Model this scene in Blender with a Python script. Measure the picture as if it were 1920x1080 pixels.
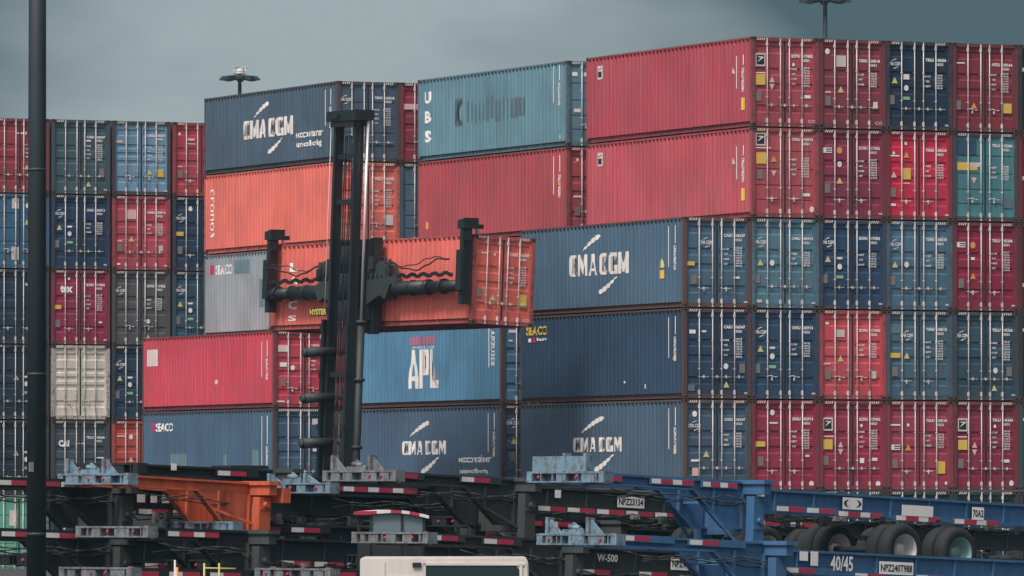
import bpy, bmesh, math, random
from mathutils import Vector, Matrix
R=math.radians
random.seed(7)
S=bpy.context.scene; C=S.collection
for o in list(bpy.data.objects): bpy.data.objects.remove(o)

# ------------------------------------------------------------------ camera
CAM=Vector((-100.938,-203.233,2.342)); YAW=0.43704; PITCH=0.03065; FPX=13425.9
cd=bpy.data.cameras.new('camera'); cam=bpy.data.objects.new('camera',cd); C.objects.link(cam)
cam.location=CAM; cam.rotation_euler=(math.pi/2+PITCH,0,-YAW)
cd.sensor_width=36; cd.lens=FPX/1920*36; cd.clip_start=1; cd.clip_end=6000
S.camera=cam
S.render.resolution_x=1024; S.render.resolution_y=576
# ------------------------------------------------------------------ sky and sun
SUN=Vector((-0.50,-0.31,0.81)).normalized()
W=bpy.data.worlds.new('World'); S.world=W; W.use_nodes=True
nt=W.node_tree; nt.nodes.clear()
def N(nt,t,**k):
    n=nt.nodes.new(t)
    for a,b in k.items(): setattr(n,a,b)
    return n
out=N(nt,'ShaderNodeOutputWorld'); bg=N(nt,'ShaderNodeBackground'); bg.inputs['Strength'].default_value=0.12
sky=N(nt,'ShaderNodeTexSky'); sky.sky_type='NISHITA'; sky.sun_disc=False
sky.sun_elevation=math.asin(SUN.z); sky.sun_rotation=math.atan2(SUN.x,SUN.y)
sky.dust_density=3.0; sky.air_density=1.4
tc=N(nt,'ShaderNodeTexCoord'); mp=N(nt,'ShaderNodeMapping'); mp.inputs['Scale'].default_value=(1,1,3)
ns=N(nt,'ShaderNodeTexNoise'); ns.inputs['Scale'].default_value=15; ns.inputs['Detail'].default_value=4; ns.inputs['Roughness'].default_value=.5
cr=N(nt,'ShaderNodeValToRGB')
cr.color_ramp.elements[0].position=.34; cr.color_ramp.elements[0].color=(.045,.085,.105,1)
cr.color_ramp.elements[1].position=.76; cr.color_ramp.elements[1].color=(.27,.325,.345,1)
sc=N(nt,'ShaderNodeVectorMath',operation='SCALE'); sc.inputs['Scale'].default_value=11.0
mx=N(nt,'ShaderNodeMix',data_type='RGBA'); mx.inputs[0].default_value=.95
L_=nt.links.new
L_(tc.outputs['Generated'],mp.inputs[0]); L_(mp.outputs[0],ns.inputs['Vector'])
def lobe(d,lo,hi,pw):   # smooth brightening of the cloud layer around a compass direction
    dt=N(nt,'ShaderNodeVectorMath',operation='DOT_PRODUCT'); dt.inputs[1].default_value=d; L_(tc.outputs['Generated'],dt.inputs[0])
    mr=N(nt,'ShaderNodeMapRange'); mr.inputs[1].default_value=lo; mr.inputs[2].default_value=hi; L_(dt.outputs['Value'],mr.inputs[0])
    pwn=N(nt,'ShaderNodeMath',operation='POWER'); pwn.inputs[1].default_value=pw; L_(mr.outputs[0],pwn.inputs[0]); return pwn.outputs[0]
cen=(math.sin(YAW-.018)*math.cos(.056),math.cos(YAW-.018)*math.cos(.056),math.sin(.056))
br=lobe(cen,math.cos(.066),1.0,1.25)
ad=N(nt,'ShaderNodeMath',operation='MULTIPLY_ADD'); ad.inputs[1].default_value=.46; L_(br,ad.inputs[0])
sm=N(nt,'ShaderNodeMath',operation='MULTIPLY_ADD'); sm.inputs[1].default_value=.8; sm.inputs[2].default_value=-.09; L_(ns.outputs['Fac'],sm.inputs[0]); L_(sm.outputs[0],ad.inputs[2])
L_(ad.outputs[0],cr.inputs[0])
L_(cr.outputs[0],sc.inputs[0]); L_(sky.outputs[0],mx.inputs[6]); L_(sc.outputs[0],mx.inputs[7])
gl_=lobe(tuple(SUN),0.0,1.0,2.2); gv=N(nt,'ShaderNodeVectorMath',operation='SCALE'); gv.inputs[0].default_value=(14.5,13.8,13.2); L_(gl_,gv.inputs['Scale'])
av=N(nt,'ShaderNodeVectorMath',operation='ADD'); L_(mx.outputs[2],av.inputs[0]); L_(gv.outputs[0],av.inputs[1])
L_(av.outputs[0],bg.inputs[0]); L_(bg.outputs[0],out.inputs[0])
sd=bpy.data.lights.new('sun','SUN'); sd.energy=3.0; sd.angle=R(14); sd.color=(1,.94,.90)
so=bpy.data.objects.new('sun',sd); C.objects.link(so); so.rotation_euler=SUN.to_track_quat('Z','Y').to_euler(); so.location=(-60,-60,80)
S.view_settings.view_transform='Standard'; S.view_settings.look='None'; S.view_settings.exposure=-0.06; S.view_settings.gamma=1

# ------------------------------------------------------------------ helpers
CR=Vector((math.cos(YAW),-math.sin(YAW),0)); CF=Vector((math.sin(YAW),math.cos(YAW),0))
def at(px,py,Z):
    a=(px-960)/FPX; b=-(py-540)/FPX
    f2=Z; u=b*Z
    fw=f2*math.cos(PITCH)-u*math.sin(PITCH); z=f2*math.sin(PITCH)+u*math.cos(PITCH)
    return CAM+CR*(a*Z)+CF*fw+Vector((0,0,z))
def lin(c):
    return tuple(((v/255)/12.92 if v/255<=.04045 else ((v/255+.055)/1.055)**2.4) for v in c)
MATS={}
def mat(key,col,rough=.6,metal=0.0,kind='paint',dirt=.5):
    if key in MATS: return MATS[key]
    m=bpy.data.materials.new(key); m.use_nodes=True; t=m.node_tree; b=t.nodes['Principled BSDF']
    b.inputs['Roughness'].default_value=rough; b.inputs['Metallic'].default_value=metal
    l=t.links.new
    c4=(*col,1)
    if kind=='plain':
        b.inputs['Base Color'].default_value=c4; MATS[key]=m; return m
    tc=N(t,'ShaderNodeTexCoord'); oi=N(t,'ShaderNodeObjectInfo')
    add=N(t,'ShaderNodeVectorMath',operation='MULTIPLY_ADD'); 
    cmb=N(t,'ShaderNodeCombineXYZ'); mu=N(t,'ShaderNodeMath',operation='MULTIPLY'); mu.inputs[1].default_value=57
    l(oi.outputs['Random'],mu.inputs[0]); l(mu.outputs[0],cmb.inputs[0]); l(mu.outputs[0],cmb.inputs[1]); l(mu.outputs[0],cmb.inputs[2])
    add.inputs[1].default_value=(1,1,1); l(tc.outputs['Object'],add.inputs[0]); l(cmb.outputs[0],add.inputs[2])
    # broad fading
    n1=N(t,'ShaderNodeTexNoise'); n1.inputs['Scale'].default_value=.9; n1.inputs['Detail'].default_value=5; l(add.outputs[0],n1.inputs['Vector'])
    # vertical streaks
    mp=N(t,'ShaderNodeMapping'); mp.inputs['Scale'].default_value=(5,5,.35); l(add.outputs[0],mp.inputs[0])
    n2=N(t,'ShaderNodeTexNoise'); n2.inputs['Scale'].default_value=1.3; n2.inputs['Detail'].default_value=5; n2.inputs['Roughness'].default_value=.65; l(mp.outputs[0],n2.inputs['Vector'])
    # rust specks
    n3=N(t,'ShaderNodeTexNoise'); n3.inputs['Scale'].default_value=6.5; n3.inputs['Detail'].default_value=6; n3.inputs['Roughness'].default_value=.75; l(add.outputs[0],n3.inputs['Vector'])
    lum=sum(col)/3; fade=tuple(min(1,v*.62+(.085 if col[0]>=col[2] else .05)*min(1,lum*5)) for v in col); dark=tuple(v*.62 for v in col)
    r1=N(t,'ShaderNodeMapRange'); r1.inputs[1].default_value=.35; r1.inputs[2].default_value=.72; r1.inputs[4].default_value=.75*dirt; l(n1.outputs['Fac'],r1.inputs[0])
    m1=N(t,'ShaderNodeMix',data_type='RGBA'); m1.inputs[6].default_value=c4; m1.inputs[7].default_value=(*fade,1); l(r1.outputs[0],m1.inputs[0])
    r2=N(t,'ShaderNodeMapRange'); r2.inputs[1].default_value=.44; r2.inputs[2].default_value=.74; r2.inputs[4].default_value=1.25*dirt; l(n2.outputs['Fac'],r2.inputs[0])
    m2=N(t,'ShaderNodeMix',data_type='RGBA'); m2.inputs[7].default_value=(*dark,1); l(m1.outputs[2],m2.inputs[6]); l(r2.outputs[0],m2.inputs[0])
    r3=N(t,'ShaderNodeMapRange')
    lo,hi=(.63,.72) if kind=='paint' else ((.47,.62) if kind=='rusty' else (.55,.75))
    r3.inputs[1].default_value=lo; r3.inputs[2].default_value=hi; r3.inputs[4].default_value=(.7 if kind=='paint' else .85); l(n3.outputs['Fac'],r3.inputs[0])
    m3=N(t,'ShaderNodeMix',data_type='RGBA'); m3.inputs[7].default_value=(.10,.052,.04,1); l(m2.outputs[2],m3.inputs[6]); l(r3.outputs[0],m3.inputs[0])
    mp4=N(t,'ShaderNodeMapping'); mp4.inputs['Scale'].default_value=(11,11,.22); l(add.outputs[0],mp4.inputs[0])
    n4=N(t,'ShaderNodeTexNoise'); n4.inputs['Scale'].default_value=1.0; n4.inputs['Detail'].default_value=3; l(mp4.outputs[0],n4.inputs['Vector'])
    r4=N(t,'ShaderNodeMapRange'); r4.inputs[1].default_value=.62; r4.inputs[2].default_value=.74; r4.inputs[4].default_value=.55*dirt; l(n4.outputs['Fac'],r4.inputs[0])
    m4=N(t,'ShaderNodeMix',data_type='RGBA'); m4.inputs[7].default_value=(*tuple(min(1,v*.7+(.15 if col[0]>=col[2] else .10)*min(1,lum*5)) for v in col),1); l(m3.outputs[2],m4.inputs[6]); l(r4.outputs[0],m4.inputs[0])
    n5=N(t,'ShaderNodeTexNoise'); n5.inputs['Scale'].default_value=.45; n5.inputs['Detail'].default_value=2; l(add.outputs[0],n5.inputs['Vector'])
    r5=N(t,'ShaderNodeMapRange'); r5.inputs[1].default_value=.40; r5.inputs[2].default_value=.62; r5.inputs[3].default_value=1.07; r5.inputs[4].default_value=.90; l(n5.outputs['Fac'],r5.inputs[0])
    m5=N(t,'ShaderNodeVectorMath',operation='SCALE'); l(m4.outputs[2],m5.inputs[0]); l(r5.outputs[0],m5.inputs['Scale'])
    l(m5.outputs[0],b.inputs['Base Color'])
    rr=N(t,'ShaderNodeMapRange'); rr.inputs[3].default_value=rough-.08; rr.inputs[4].default_value=min(1,rough+.2); l(n1.outputs['Fac'],rr.inputs[0]); l(rr.outputs[0],b.inputs['Roughness'])
    MATS[key]=m; return m
def paint(rgb,dirt=.5):
    if rgb[2]>rgb[0]:
        g=sum(rgb)/3; rgb=tuple(int(v*.86+g*.14) for v in rgb)
    return mat('paint_%d_%d_%d'%rgb,lin(rgb),.62,0,'paint',dirt)
def framep(rgb):
    c=lin(rgb); c=tuple(v*.75+.012 for v in c)
    return mat('frame_paint_%d_%d_%d'%rgb,c,.7,0,'rusty',.6)
M_WHITE=mat('white_marking',(.85,.80,.78),.6,0,'paint',.15)
M_BAR=mat('galvanised_bar',(.68,.62,.61),.6,0,'paint',.5)
M_YEL=mat('yellow_sign',(.72,.47,.09),.5,0,'plain'); M_ORA=mat('orange_sign',(.75,.30,.08),.5,0,'plain')
M_GRN=mat('green_sign',(.25,.50,.28),.5,0,'plain'); M_BLK=mat('black_mark',(.012,.016,.02),.6,0,'plain')
M_PLATE=mat('grey_data_plate',(.24,.20,.20),.5,.2,'plain'); M_CAST=mat('corner_casting_steel',(.075,.045,.045),.75,0,'rusty',.6)
M_SEAL_SHADE=mat('door_rubber_and_hole_shade',(.012,.016,.02),.8,0,'plain'); M_PALE=mat('pale_stripe',(.80,.68,.52),.6,0,'plain')
M_PINK=mat('pink_sign',(.75,.45,.42),.5,0,'plain'); M_MAG=mat('magenta_mark',(.45,.03,.10),.5,0,'plain')
M_GHOST=mat('ghost_lettering',lin((84,106,118)),.7,0,'paint',.5); M_PATCH=mat('faded_patch',lin((92,120,128)),.7,0,'paint',.4)

def box(bm,x0,x1,y0,y1,z0,z1,mi=0):
    v=[bm.verts.new(p) for p in ((x0,y0,z0),(x1,y0,z0),(x1,y1,z0),(x0,y1,z0),(x0,y0,z1),(x1,y0,z1),(x1,y1,z1),(x0,y1,z1))]
    for f in ((3,2,1,0),(4,5,6,7),(0,1,5,4),(1,2,6,5),(2,3,7,6),(3,0,4,7)):
        bm.faces.new([v[i] for i in f]).material_index=mi
def beam(bm,a,b,w,h,mi=0,up=Vector((0,0,1))):
    a=Vector(a); b=Vector(b); d=(b-a).normalized(); s=d.cross(up)
    if s.length<1e-4: s=d.cross(Vector((0,1,0)))
    s.normalize(); u=s.cross(d).normalized()
    vs=[]
    for p in (a,b):
        for i,j in ((-1,-1),(1,-1),(1,1),(-1,1)): vs.append(bm.verts.new(p+s*(i*w/2)+u*(j*h/2)))
    for f in ((3,2,1,0),(4,5,6,7),(0,1,5,4),(1,2,6,5),(2,3,7,6),(3,0,4,7)): bm.faces.new([vs[i] for i in f]).material_index=mi
def cyl(bm,a,b,r,n=10,r2=None,mi=0,cap=True):
    a=Vector(a); b=Vector(b); d=(b-a).normalized(); s=d.orthogonal().normalized(); u=d.cross(s); r2=r if r2 is None else r2
    A=[];B=[]
    for i in range(n):
        t=2*math.pi*i/n; v=s*math.cos(t)+u*math.sin(t)
        A.append(bm.verts.new(a+v*r)); B.append(bm.verts.new(b+v*r2))
    for i in range(n):
        j=(i+1)%n; f=bm.faces.new((A[i],A[j],B[j],B[i])); f.smooth=True; f.material_index=mi
    if cap:
        bm.faces.new(A[::-1]).material_index=mi; bm.faces.new(B).material_index=mi
def tube(bm,pts,r,n=6,mi=0):
    for p,q in zip(pts[:-1],pts[1:]): cyl(bm,p,q,r,n,mi=mi)
def prism(bm,pts,y0,y1,mi=0):   # polygon in x,z extruded along y
    A=[bm.verts.new((x,y0,z)) for x,z in pts]; B=[bm.verts.new((x,y1,z)) for x,z in pts]
    n=len(pts)
    area=sum(pts[i][0]*pts[(i+1)%n][1]-pts[(i+1)%n][0]*pts[i][1] for i in range(n))
    fs=[A,B[::-1]] if area>0 else [A[::-1],B]
    for f in fs: bm.faces.new(f).material_index=mi
    for i in range(n):
        j=(i+1)%n
        q=(A[j],A[i],B[i],B[j]) if area>0 else (A[i],A[j],B[j],B[i])
        bm.faces.new(q).material_index=mi
def mesh(bm,name,mats=()):
    me=bpy.data.meshes.new(name); bm.to_mesh(me); bm.free()
    for m in mats: me.materials.append(m)
    return me
def obj(name,me,parent=None,loc=None,mats=None):
    o=bpy.data.objects.new(name,me); C.objects.link(o)
    if parent: o.parent=parent
    if loc is not None: o.location=loc
    if mats:
        for i,m in enumerate(mats):
            o.material_slots[i].link='OBJECT'; o.material_slots[i].material=m
    return o
def build(name,bm,mats,parent=None,loc=None): return obj(name,mesh(bm,name,mats if isinstance(mats,(list,tuple)) else (mats,)),parent,loc)
def thing(name,label,cat,loc=(0,0,0),rot=(0,0,0),group=None):
    o=bpy.data.objects.new(name,None); C.objects.link(o); o.location=loc; o.rotation_euler=rot; o.empty_display_size=.3
    o['label']=label; o['category']=cat
    if group: o['group']=group
    return o
def struct(o,kind='structure'): o['kind']=kind; return o
# text as flat triangles normalised to the unit square
TX={}
GL={'M':[[(0,0),(0,1),(.29,1),(.5,.50),(.71,1),(1,1),(1,0),(.75,0),(.75,.55),(.56,.08),(.44,.08),(.25,.55),(.25,0)]],
'A':[[(0,0),(.34,1),(.5,1),(.5,.66),(.29,0)],[(.5,.66),(.5,1),(.66,1),(1,0),(.71,0)],[(.353,.2),(.39,.32),(.61,.32),(.647,.2)]],
'C':[[(1,.80),(1,.93),(.93,1),(.15,1),(0,.85),(0,.15),(.15,0),(.93,0),(1,.07),(1,.20),(.38,.20),(.38,.80)]],
'G':[[(.92,.82),(.92,.94),(.86,1),(.15,1),(0,.85),(0,.15),(.15,0),(1,0),(1,.42),(.52,.42),(.52,.28),(.72,.28),(.72,.15),(.36,.15),(.36,.82)]],
'P':[[(0,0),(0,1),(.34,1),(.34,0)],[(.34,.8),(.34,1),(.85,1),(1,.86),(1,.5),(.85,.34),(.34,.34),(.34,.54),(.68,.54),(.68,.8)]],
'L':[[(0,0),(0,1),(.36,1),(.36,.2),(1,.2),(1,0)]],' ':[]}
def heavy(word,gap=.16,space=.25):
    # heavy condensed capitals used for the big owner names
    x=0; vs=[]; fs=[]
    for ch in word:
        w={'M':1.4,'G':1.25,'C':1.05,'A':1.15,' ':space,'L':.8}.get(ch,1.0)
        for poly in GL[ch]:
            fs.append(list(range(len(vs),len(vs)+len(poly)))); vs+=[(x+px*w,py) for px,py in poly]
        x+=w+(gap if ch!=' ' else 0)
    T=x-gap; return [(a/T,b) for a,b in vs],fs
def text_geo(s,bold=.0):
    if (s,bold) in TX: return TX[(s,bold)]
    cu=bpy.data.curves.new('t','FONT'); cu.body=s; cu.offset=bold; cu.resolution_u=2; cu.fill_mode='FRONT'
    o=bpy.data.objects.new('t',cu); C.objects.link(o)
    dg=bpy.context.evaluated_depsgraph_get(); me=bpy.data.meshes.new_from_object(o.evaluated_get(dg))
    vs=[(v.co.x,v.co.y) for v in me.vertices]; fs=[list(p.vertices) for p in me.polygons]
    bpy.data.objects.remove(o); bpy.data.curves.remove(cu); bpy.data.meshes.remove(me)
    x0=min(v[0] for v in vs);x1=max(v[0] for v in vs);y0=min(v[1] for v in vs);y1=max(v[1] for v in vs)
    vs=[((x-x0)/(x1-x0),(y-y0)/(y1-y0)) for x,y in vs]
    TX[(s,bold)]=(vs,fs); return TX[(s,bold)]
def put(bm,geo,fn,mi=0,flip=False):
    vs,fs=geo; V=[bm.verts.new(fn(x,y)) for x,y in vs]
    for f in fs:
        try: bm.faces.new([V[i] for i in (f[::-1] if flip else f)]).material_index=mi
        except ValueError: pass
def rectgeo(): return ([(0,0),(1,0),(1,1),(0,1)],[[0,1,2,3]])
def trigeo(): return ([(0,0),(1,0),(.5,1)],[[0,1,2]])
def circgeo(n=14): return ([(.5+.5*math.cos(2*math.pi*i/n),.5+.5*math.sin(2*math.pi*i/n)) for i in range(n)],[list(range(n))])
# curved brush stroke used above and below the big lettering
def swoosh(up=True):
    n=9; A=[];B=[]
    for i in range(n):
        t=i/(n-1); x=t; y=math.sin(t*1.35)/math.sin(1.35)
        w=.03+.13*math.sin(min(1,t*1.05)*math.pi*.62)
        if t>.97: w*=.6
        A.append((x,y+w*.2)); B.append((x+w*.8,y-w*1.25))
    vs=A+B; fs=[[i+n,i+n+1,i+1,i] for i in range(n-1)]
    if not up: vs=[(1-x,1-y) for x,y in vs]
    return vs,fs

# ------------------------------------------------------------------ container
H=2.896; CW=2.412; CL=12.192; HB=2.872
PER=.2834; NP=42; Y0=.146; OUT=.004; INN=.036
def prof(y):
    t=((y-Y0)/PER)%1.0
    a,b,c,d=.26,.48,.76,.98
    if y<Y0 or y>Y0+NP*PER: return OUT
    if t<a: return OUT
    if t<b: return OUT+(INN-OUT)*(t-a)/(b-a)
    if t<c: return INN
    if t<d: return INN-(INN-OUT)*(t-c)/(d-c)
    return OUT
KNOTS=[Y0+PER*(k+f) for k in range(NP) for f in (0,.26,.48,.76,.98)]
def side_mesh():
    bm=bmesh.new(); zb,zt=.185,HB-.062
    ys=[.13]+KNOTS+[CL-.13]
    def pk(y):   # pockets added by deepening each recess, to darken shade under the top rail
        p=prof(y); return p+.11*(p-OUT)/(INN-OUT)
    rows=[[bm.verts.new((f(y),y,z)) for y in ys] for z,f in ((zb,prof),(zt-.115,prof),(zt-.10,pk),(zt,pk))]
    for lo,hi in zip(rows[:-1],rows[1:]):
        for i in range(len(ys)-1): bm.faces.new((lo[i],hi[i],hi[i+1],lo[i+1]))
    return mesh(bm,'side_wall',(M_WHITE,))
def side_mesh_r():
    me=ME['side'].copy(); bm=bmesh.new(); bm.from_mesh(me)
    for v in bm.verts: v.co.x=CW-v.co.x
    bmesh.ops.reverse_faces(bm,faces=bm.faces); bm.to_mesh(me); bm.free(); return me
ME={}
ME['side']=side_mesh(); ME['sider']=side_mesh_r()
def frame_mesh(lh=HB):
    bm=bmesh.new(); w=CW
    for x0,x1 in ((0,.125),(w-.125,w)):
        box(bm,x0,x1,0.006,.12,.118,HB-.118); box(bm,x0,x1,CL-.12,CL-.006,.118,HB-.118)
    # header, sill
    box(bm,.178,w-.178,.012,.10,HB-.125,HB-.01); box(bm,.178,w-.178,.03,.12,.015,.15)
    box(bm,.125,w-.125,.10,.13,HB-.118,HB-.02)
    box(bm,.178,w-.178,CL-.1,CL-.012,HB-.11,HB-.01); box(bm,.178,w-.178,CL-.12,CL-.03,.015,.15)
    for s in (0,1):
        def X(a,b): return (a,b) if s==0 else (w-b,w-a)
        box(bm,*X(0,.06),.178,CL-.178,HB-.064,HB-.006)       # top rail
        box(bm,*X(.075,.085),.178,CL-.178,.03,.19)             # bottom rail web
        box(bm,*X(.002,.075),.178,CL-.178,.02,.038)           # bottom lip
        box(bm,*X(.012,.075),.178,CL-.178,.172,.184)
    # cross members
    for i in range(22): box(bm,.06,w-.06,.5+i*.52,.56+i*.52,.03,.15)
    return mesh(bm,'frame',(M_WHITE,))
def casting_mesh():
    bm=bmesh.new()
    # hollow looking block: ring faces around an opening on the front (-y), sides (x)
    X,Y,Z=.178,.162,.118
    def face(o,a,b,A,B,n):   # rectangle with a recessed hole, its inner shade put in as near-black colour
        h0,h1,k0,k1=.30,.74,.28,.76
        P=lambda u,v,d=0: bm.verts.new(Vector(o)+Vector(a)*u+Vector(b)*v-Vector(n)*d)
        o4=[P(0,0),P(1,0),P(1,1),P(0,1)]; i4=[P(h0,k0),P(h1,k0),P(h1,k1),P(h0,k1)]; d4=[P(h0,k0,.03),P(h1,k0,.03),P(h1,k1,.03),P(h0,k1,.03)]
        for i in range(4):
            j=(i+1)%4; bm.faces.new((o4[i],o4[j],i4[j],i4[i])); bm.faces.new((i4[i],i4[j],d4[j],d4[i])).material_index=1
        bm.faces.new(d4).material_index=1
    face((0,0,0),(X,0,0),(0,0,Z),X,Z,(0,-1,0)); face((0,Y,0),(0,-Y,0),(0,0,Z),Y,Z,(-1,0,0)); face((X,0,0),(0,Y,0),(0,0,Z),Y,Z,(1,0,0)); face((X,Y,0),(-X,0,0),(0,0,Z),X,Z,(0,1,0))
    for z,o in ((0,(0,1,2,3)),(Z,(3,2,1,0))):
        v=[bm.verts.new(p) for p in ((0,0,z),(0,Y,z),(X,Y,z),(X,0,z))]; bm.faces.new([v[i] for i in o])
    return mesh(bm,'corner_casting',(M_CAST,M_SEAL_SHADE))
DW=(CW-.25)/2-.008
def door_mesh(kind):
    bm=bmesh.new(); z0,z1=.155,HB-.13; h=z1-z0; d=.028; yb=.062
    zs=[(z0,0)]
    if kind==0: gr=[(.10,.055),(.37,.05),(.56,.05),(.83,.055)]; sl=.02
    elif kind==1: gr=[(.24,.008),(.46,.008),(.66,.008),(.84,.008)]; sl=.005
    else: gr=[(.12,.06),(.33,.035),(.45,.035),(.57,.035),(.82,.06)]; sl=.016
    for g,w in sorted(gr,key=lambda q:-q[0]):
        c=z1-g*h
        zs+=[(c-w*h*.7-sl*h,0),(c-w*h*.7,1),(c+w*h*.5,1),(c+w*h*.5+sl*h,0)]
    zs.append((z1,0))
    x0,x1=.07,DW-.07
    prev=None
    for z,r in zs:
        a=bm.verts.new((x0,yb+d*r,z)); b=bm.verts.new((x1,yb+d*r,z))
        if prev: bm.faces.new((prev[0],prev[1],b,a))
        prev=(a,b)
    box(bm,0,.07,.05,.10,z0,z1); box(bm,DW-.07,DW,.05,.10,z0,z1)
    box(bm,.07,DW-.07,.05,.10,z0-.0,z0+.05); box(bm,.07,DW-.07,.05,.10,z1-.05,z1)
    return mesh(bm,'door',(M_WHITE,))
def bar_mesh():
    bm=bmesh.new(); cyl(bm,(0,.012,.05),(0,.012,HB-.03),.0175,8)
    for z in (.20,HB-.22):   # cam keepers
        box(bm,-.034,.018,-.012,.05,z-.05,z+.05); box(bm,-.022,.018,-.014,.05,z-.08,z+.08)
    for z in (.05,HB-.06): box(bm,-.02,.02,-.008,.05,z-.03,z+.03)
    for z in (.95,1.85): box(bm,-.03,.022,-.010,.052,z-.018,z+.018)
    return mesh(bm,'locking_bar',(M_BAR,))
def handle_mesh(k):
    bm=bmesh.new()
    if k==0:
        box(bm,-.20,.18,.0,.03,.687,.703); box(bm,-.018,.012,-.01,.05,.65,.745)
    elif k==1:
        tube(bm,[(-.2,.01,.72),(-.06,.005,.75),(.1,.01,.70),(.2,.01,.71)],.014,6); box(bm,-.02,.01,-.01,.05,.60,.69)
    else:
        tube(bm,[(-.2,.01,.63),(-.1,.005,.60),(.2,.01,.62)],.014,6); box(bm,-.012,.014,-.01,.05,.52,.66)
    return mesh(bm,'door_handle',(M_BAR,))
def roof_mesh():
    bm=bmesh.new(); box(bm,.06,CW-.06,.13,CL-.1,HB-.05,HB-.03); return mesh(bm,'roof',(M_WHITE,))
def floor_mesh():
    bm=bmesh.new(); box(bm,.062,CW-.062,.13,CL-.13,.152,.18); return mesh(bm,'floor',(M_CAST,))
def endw_mesh():
    bm=bmesh.new(); box(bm,.125,CW-.125,CL-.07,CL-.03,.15,HB-.11); return mesh(bm,'end_wall',(M_WHITE,))
def seal_mesh():
    bm=bmesh.new(); box(bm,.125,CW-.125,.101,.11,.15,HB-.118); box(bm,CW/2-.028,CW/2+.028,.04,.10,.17,HB-.14); return mesh(bm,'door_seal',(M_SEAL_SHADE,))
for k,f in (('frame',frame_mesh),('cast',casting_mesh),('bar',bar_mesh),('roof',roof_mesh),('floor',floor_mesh),('end',endw_mesh),('seal',seal_mesh)): ME[k]=f()
for k in range(3): ME['door%d'%k]=door_mesh(k); ME['handle%d'%k]=handle_mesh(k)
# stripes at the header corners (height warning)
def stripes_mesh(full=False):
    bm=bmesh.new()
    def st(x): 
        vs=[bm.verts.new(p) for p in ((x,.008,HB-.105),(x+.035,.008,HB-.105),(x+.07,.008,HB-.03),(x+.035,.008,HB-.03))]; bm.faces.new(vs)
    if full:
        for i in range(27): st(.2+i*.072)
    else:
        for i in range(4): st(.2+i*.075); st(CW-.55+i*.075)
    return mesh(bm,'height_stripes',(M_PALE,))
ME['stripes']=stripes_mesh(); ME['stripesF']=stripes_mesh(True)

YD=.046
class Marks:
    """collects decals of one container, one mesh per mark or per group of writing"""
    def __init__(s): s.b={}; s.n=0; s.g=None; s.i=0
    def bm(s,key,name):
        s.n+=1
        k=(key,s.g or s.n,name)
        if k not in s.b: s.b[k]=bmesh.new()
        return s.b[k]
    def end(s,key,geo,u,v,w,h,y=YD,name=None):
        s.i+=1; y-=.00035*s.i
        x=u*CW; z=v*HB
        put(s.bm(key,name),geo,lambda a,b:(x+(a-.5)*w,y,z+(b-.5)*h))
    def side(s,key,geo,ya,yb,za,zb,rot=False,name=None):
        b=bmesh.new()
        if rot: fn=lambda a,c:(0,yb-(yb-ya)*c,zb-(zb-za)*a)   # reads downwards
        else: fn=lambda a,c:(0,yb-(yb-ya)*a,za+(zb-za)*c)
        put(b,geo,fn)
        bmesh.ops.triangulate(b,faces=b.faces)
        for k in KNOTS:
            if ya<k<yb:
                bmesh.ops.bisect_plane(b,geom=b.verts[:]+b.edges[:]+b.faces[:],plane_co=(0,k,0),plane_no=(0,1,0),dist=1e-5)
        s.i+=1
        for v in b.verts: v.co.x=prof(v.co.y)-.004-.0004*s.i
        bmesh.ops.recalc_face_normals(b,faces=b.faces)
        me=bpy.data.meshes.new('x'); b.to_mesh(me); b.free(); s.bm(key,name).from_mesh(me); bpy.data.meshes.remove(me)
DEC={'w':('lettering',M_WHITE),'y':('placard',M_YEL),'o':('warning_sign',M_ORA),'g':('green_label',M_GRN),'k':('emblem',M_BLK),'p':('data_plate',M_PLATE),'t':('warning_sign',mat('pale_yellow_sign',(.62,.55,.22),.5,0,'plain')),
 'q':('placard',mat('white_placard',(.68,.58,.54),.6,0,'paint',.2)),'P':('placard',M_PINK),'m':('emblem',M_MAG),'G':('ghost_lettering',M_GHOST),'F':('faded_patch',M_PATCH),'Y':('lettering',mat('yellow_lettering',(.66,.47,.06),.5,0,'plain')),'D':('faded_patch',mat('dark_patch',lin((45,80,110)),.6,0,'paint',.4)),
 'e':('dirt_patch',mat('pink_faded_lettering',lin((170,105,135)),.6,0,'paint',.8)),'C':('lettering',mat('weathered_white_lettering',(.82,.76,.72),.6,0,'paint',.6))}
IDS=['CMAU 482913 5','ECMU 917402 8','TGHU 630518 2','TRLU 745206 1','APZU 358164 0','CAIU 806347 9']
def ids(m,k=0,v=.795,key='w',right=False):
    s=IDS[k%6].split(); m.g='id%d'%m.n
    m.end(key,text_geo(s[0],.045),.665,v,.31,.10); m.end(key,text_geo(s[1],.045),.835,v,.40,.10); m.end(key,text_geo(s[2],.04),.957,v,.05,.12)
    m.end(key,text_geo('45G1',.04),.815,v-.047,.26,.09); m.g=None
def data(m,k=0,u=.62,v=.54,rows=4,key='w'):
    L1=['MAX WT','TARE','NET','CU CAP']; L2=['32500 KG','71650 LB','3880 KG','8550 LB','28620 KG','63100 LB','76.4 CU M','2700 CU FT']
    m.g='data%d'%m.n
    for i in range(rows): m.end(key,text_geo(L1[(i+k)%4],.03),u+.01,v+.11-.055*i,.24 if i%2==0 else .14,.06)
    for i in range(rows*2):
        m.end(key,text_geo(L2[(i+k)%8],.03),.80+.012*(k%2),v+.125-.0285*i,.28,.058)
    m.g=None
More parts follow.
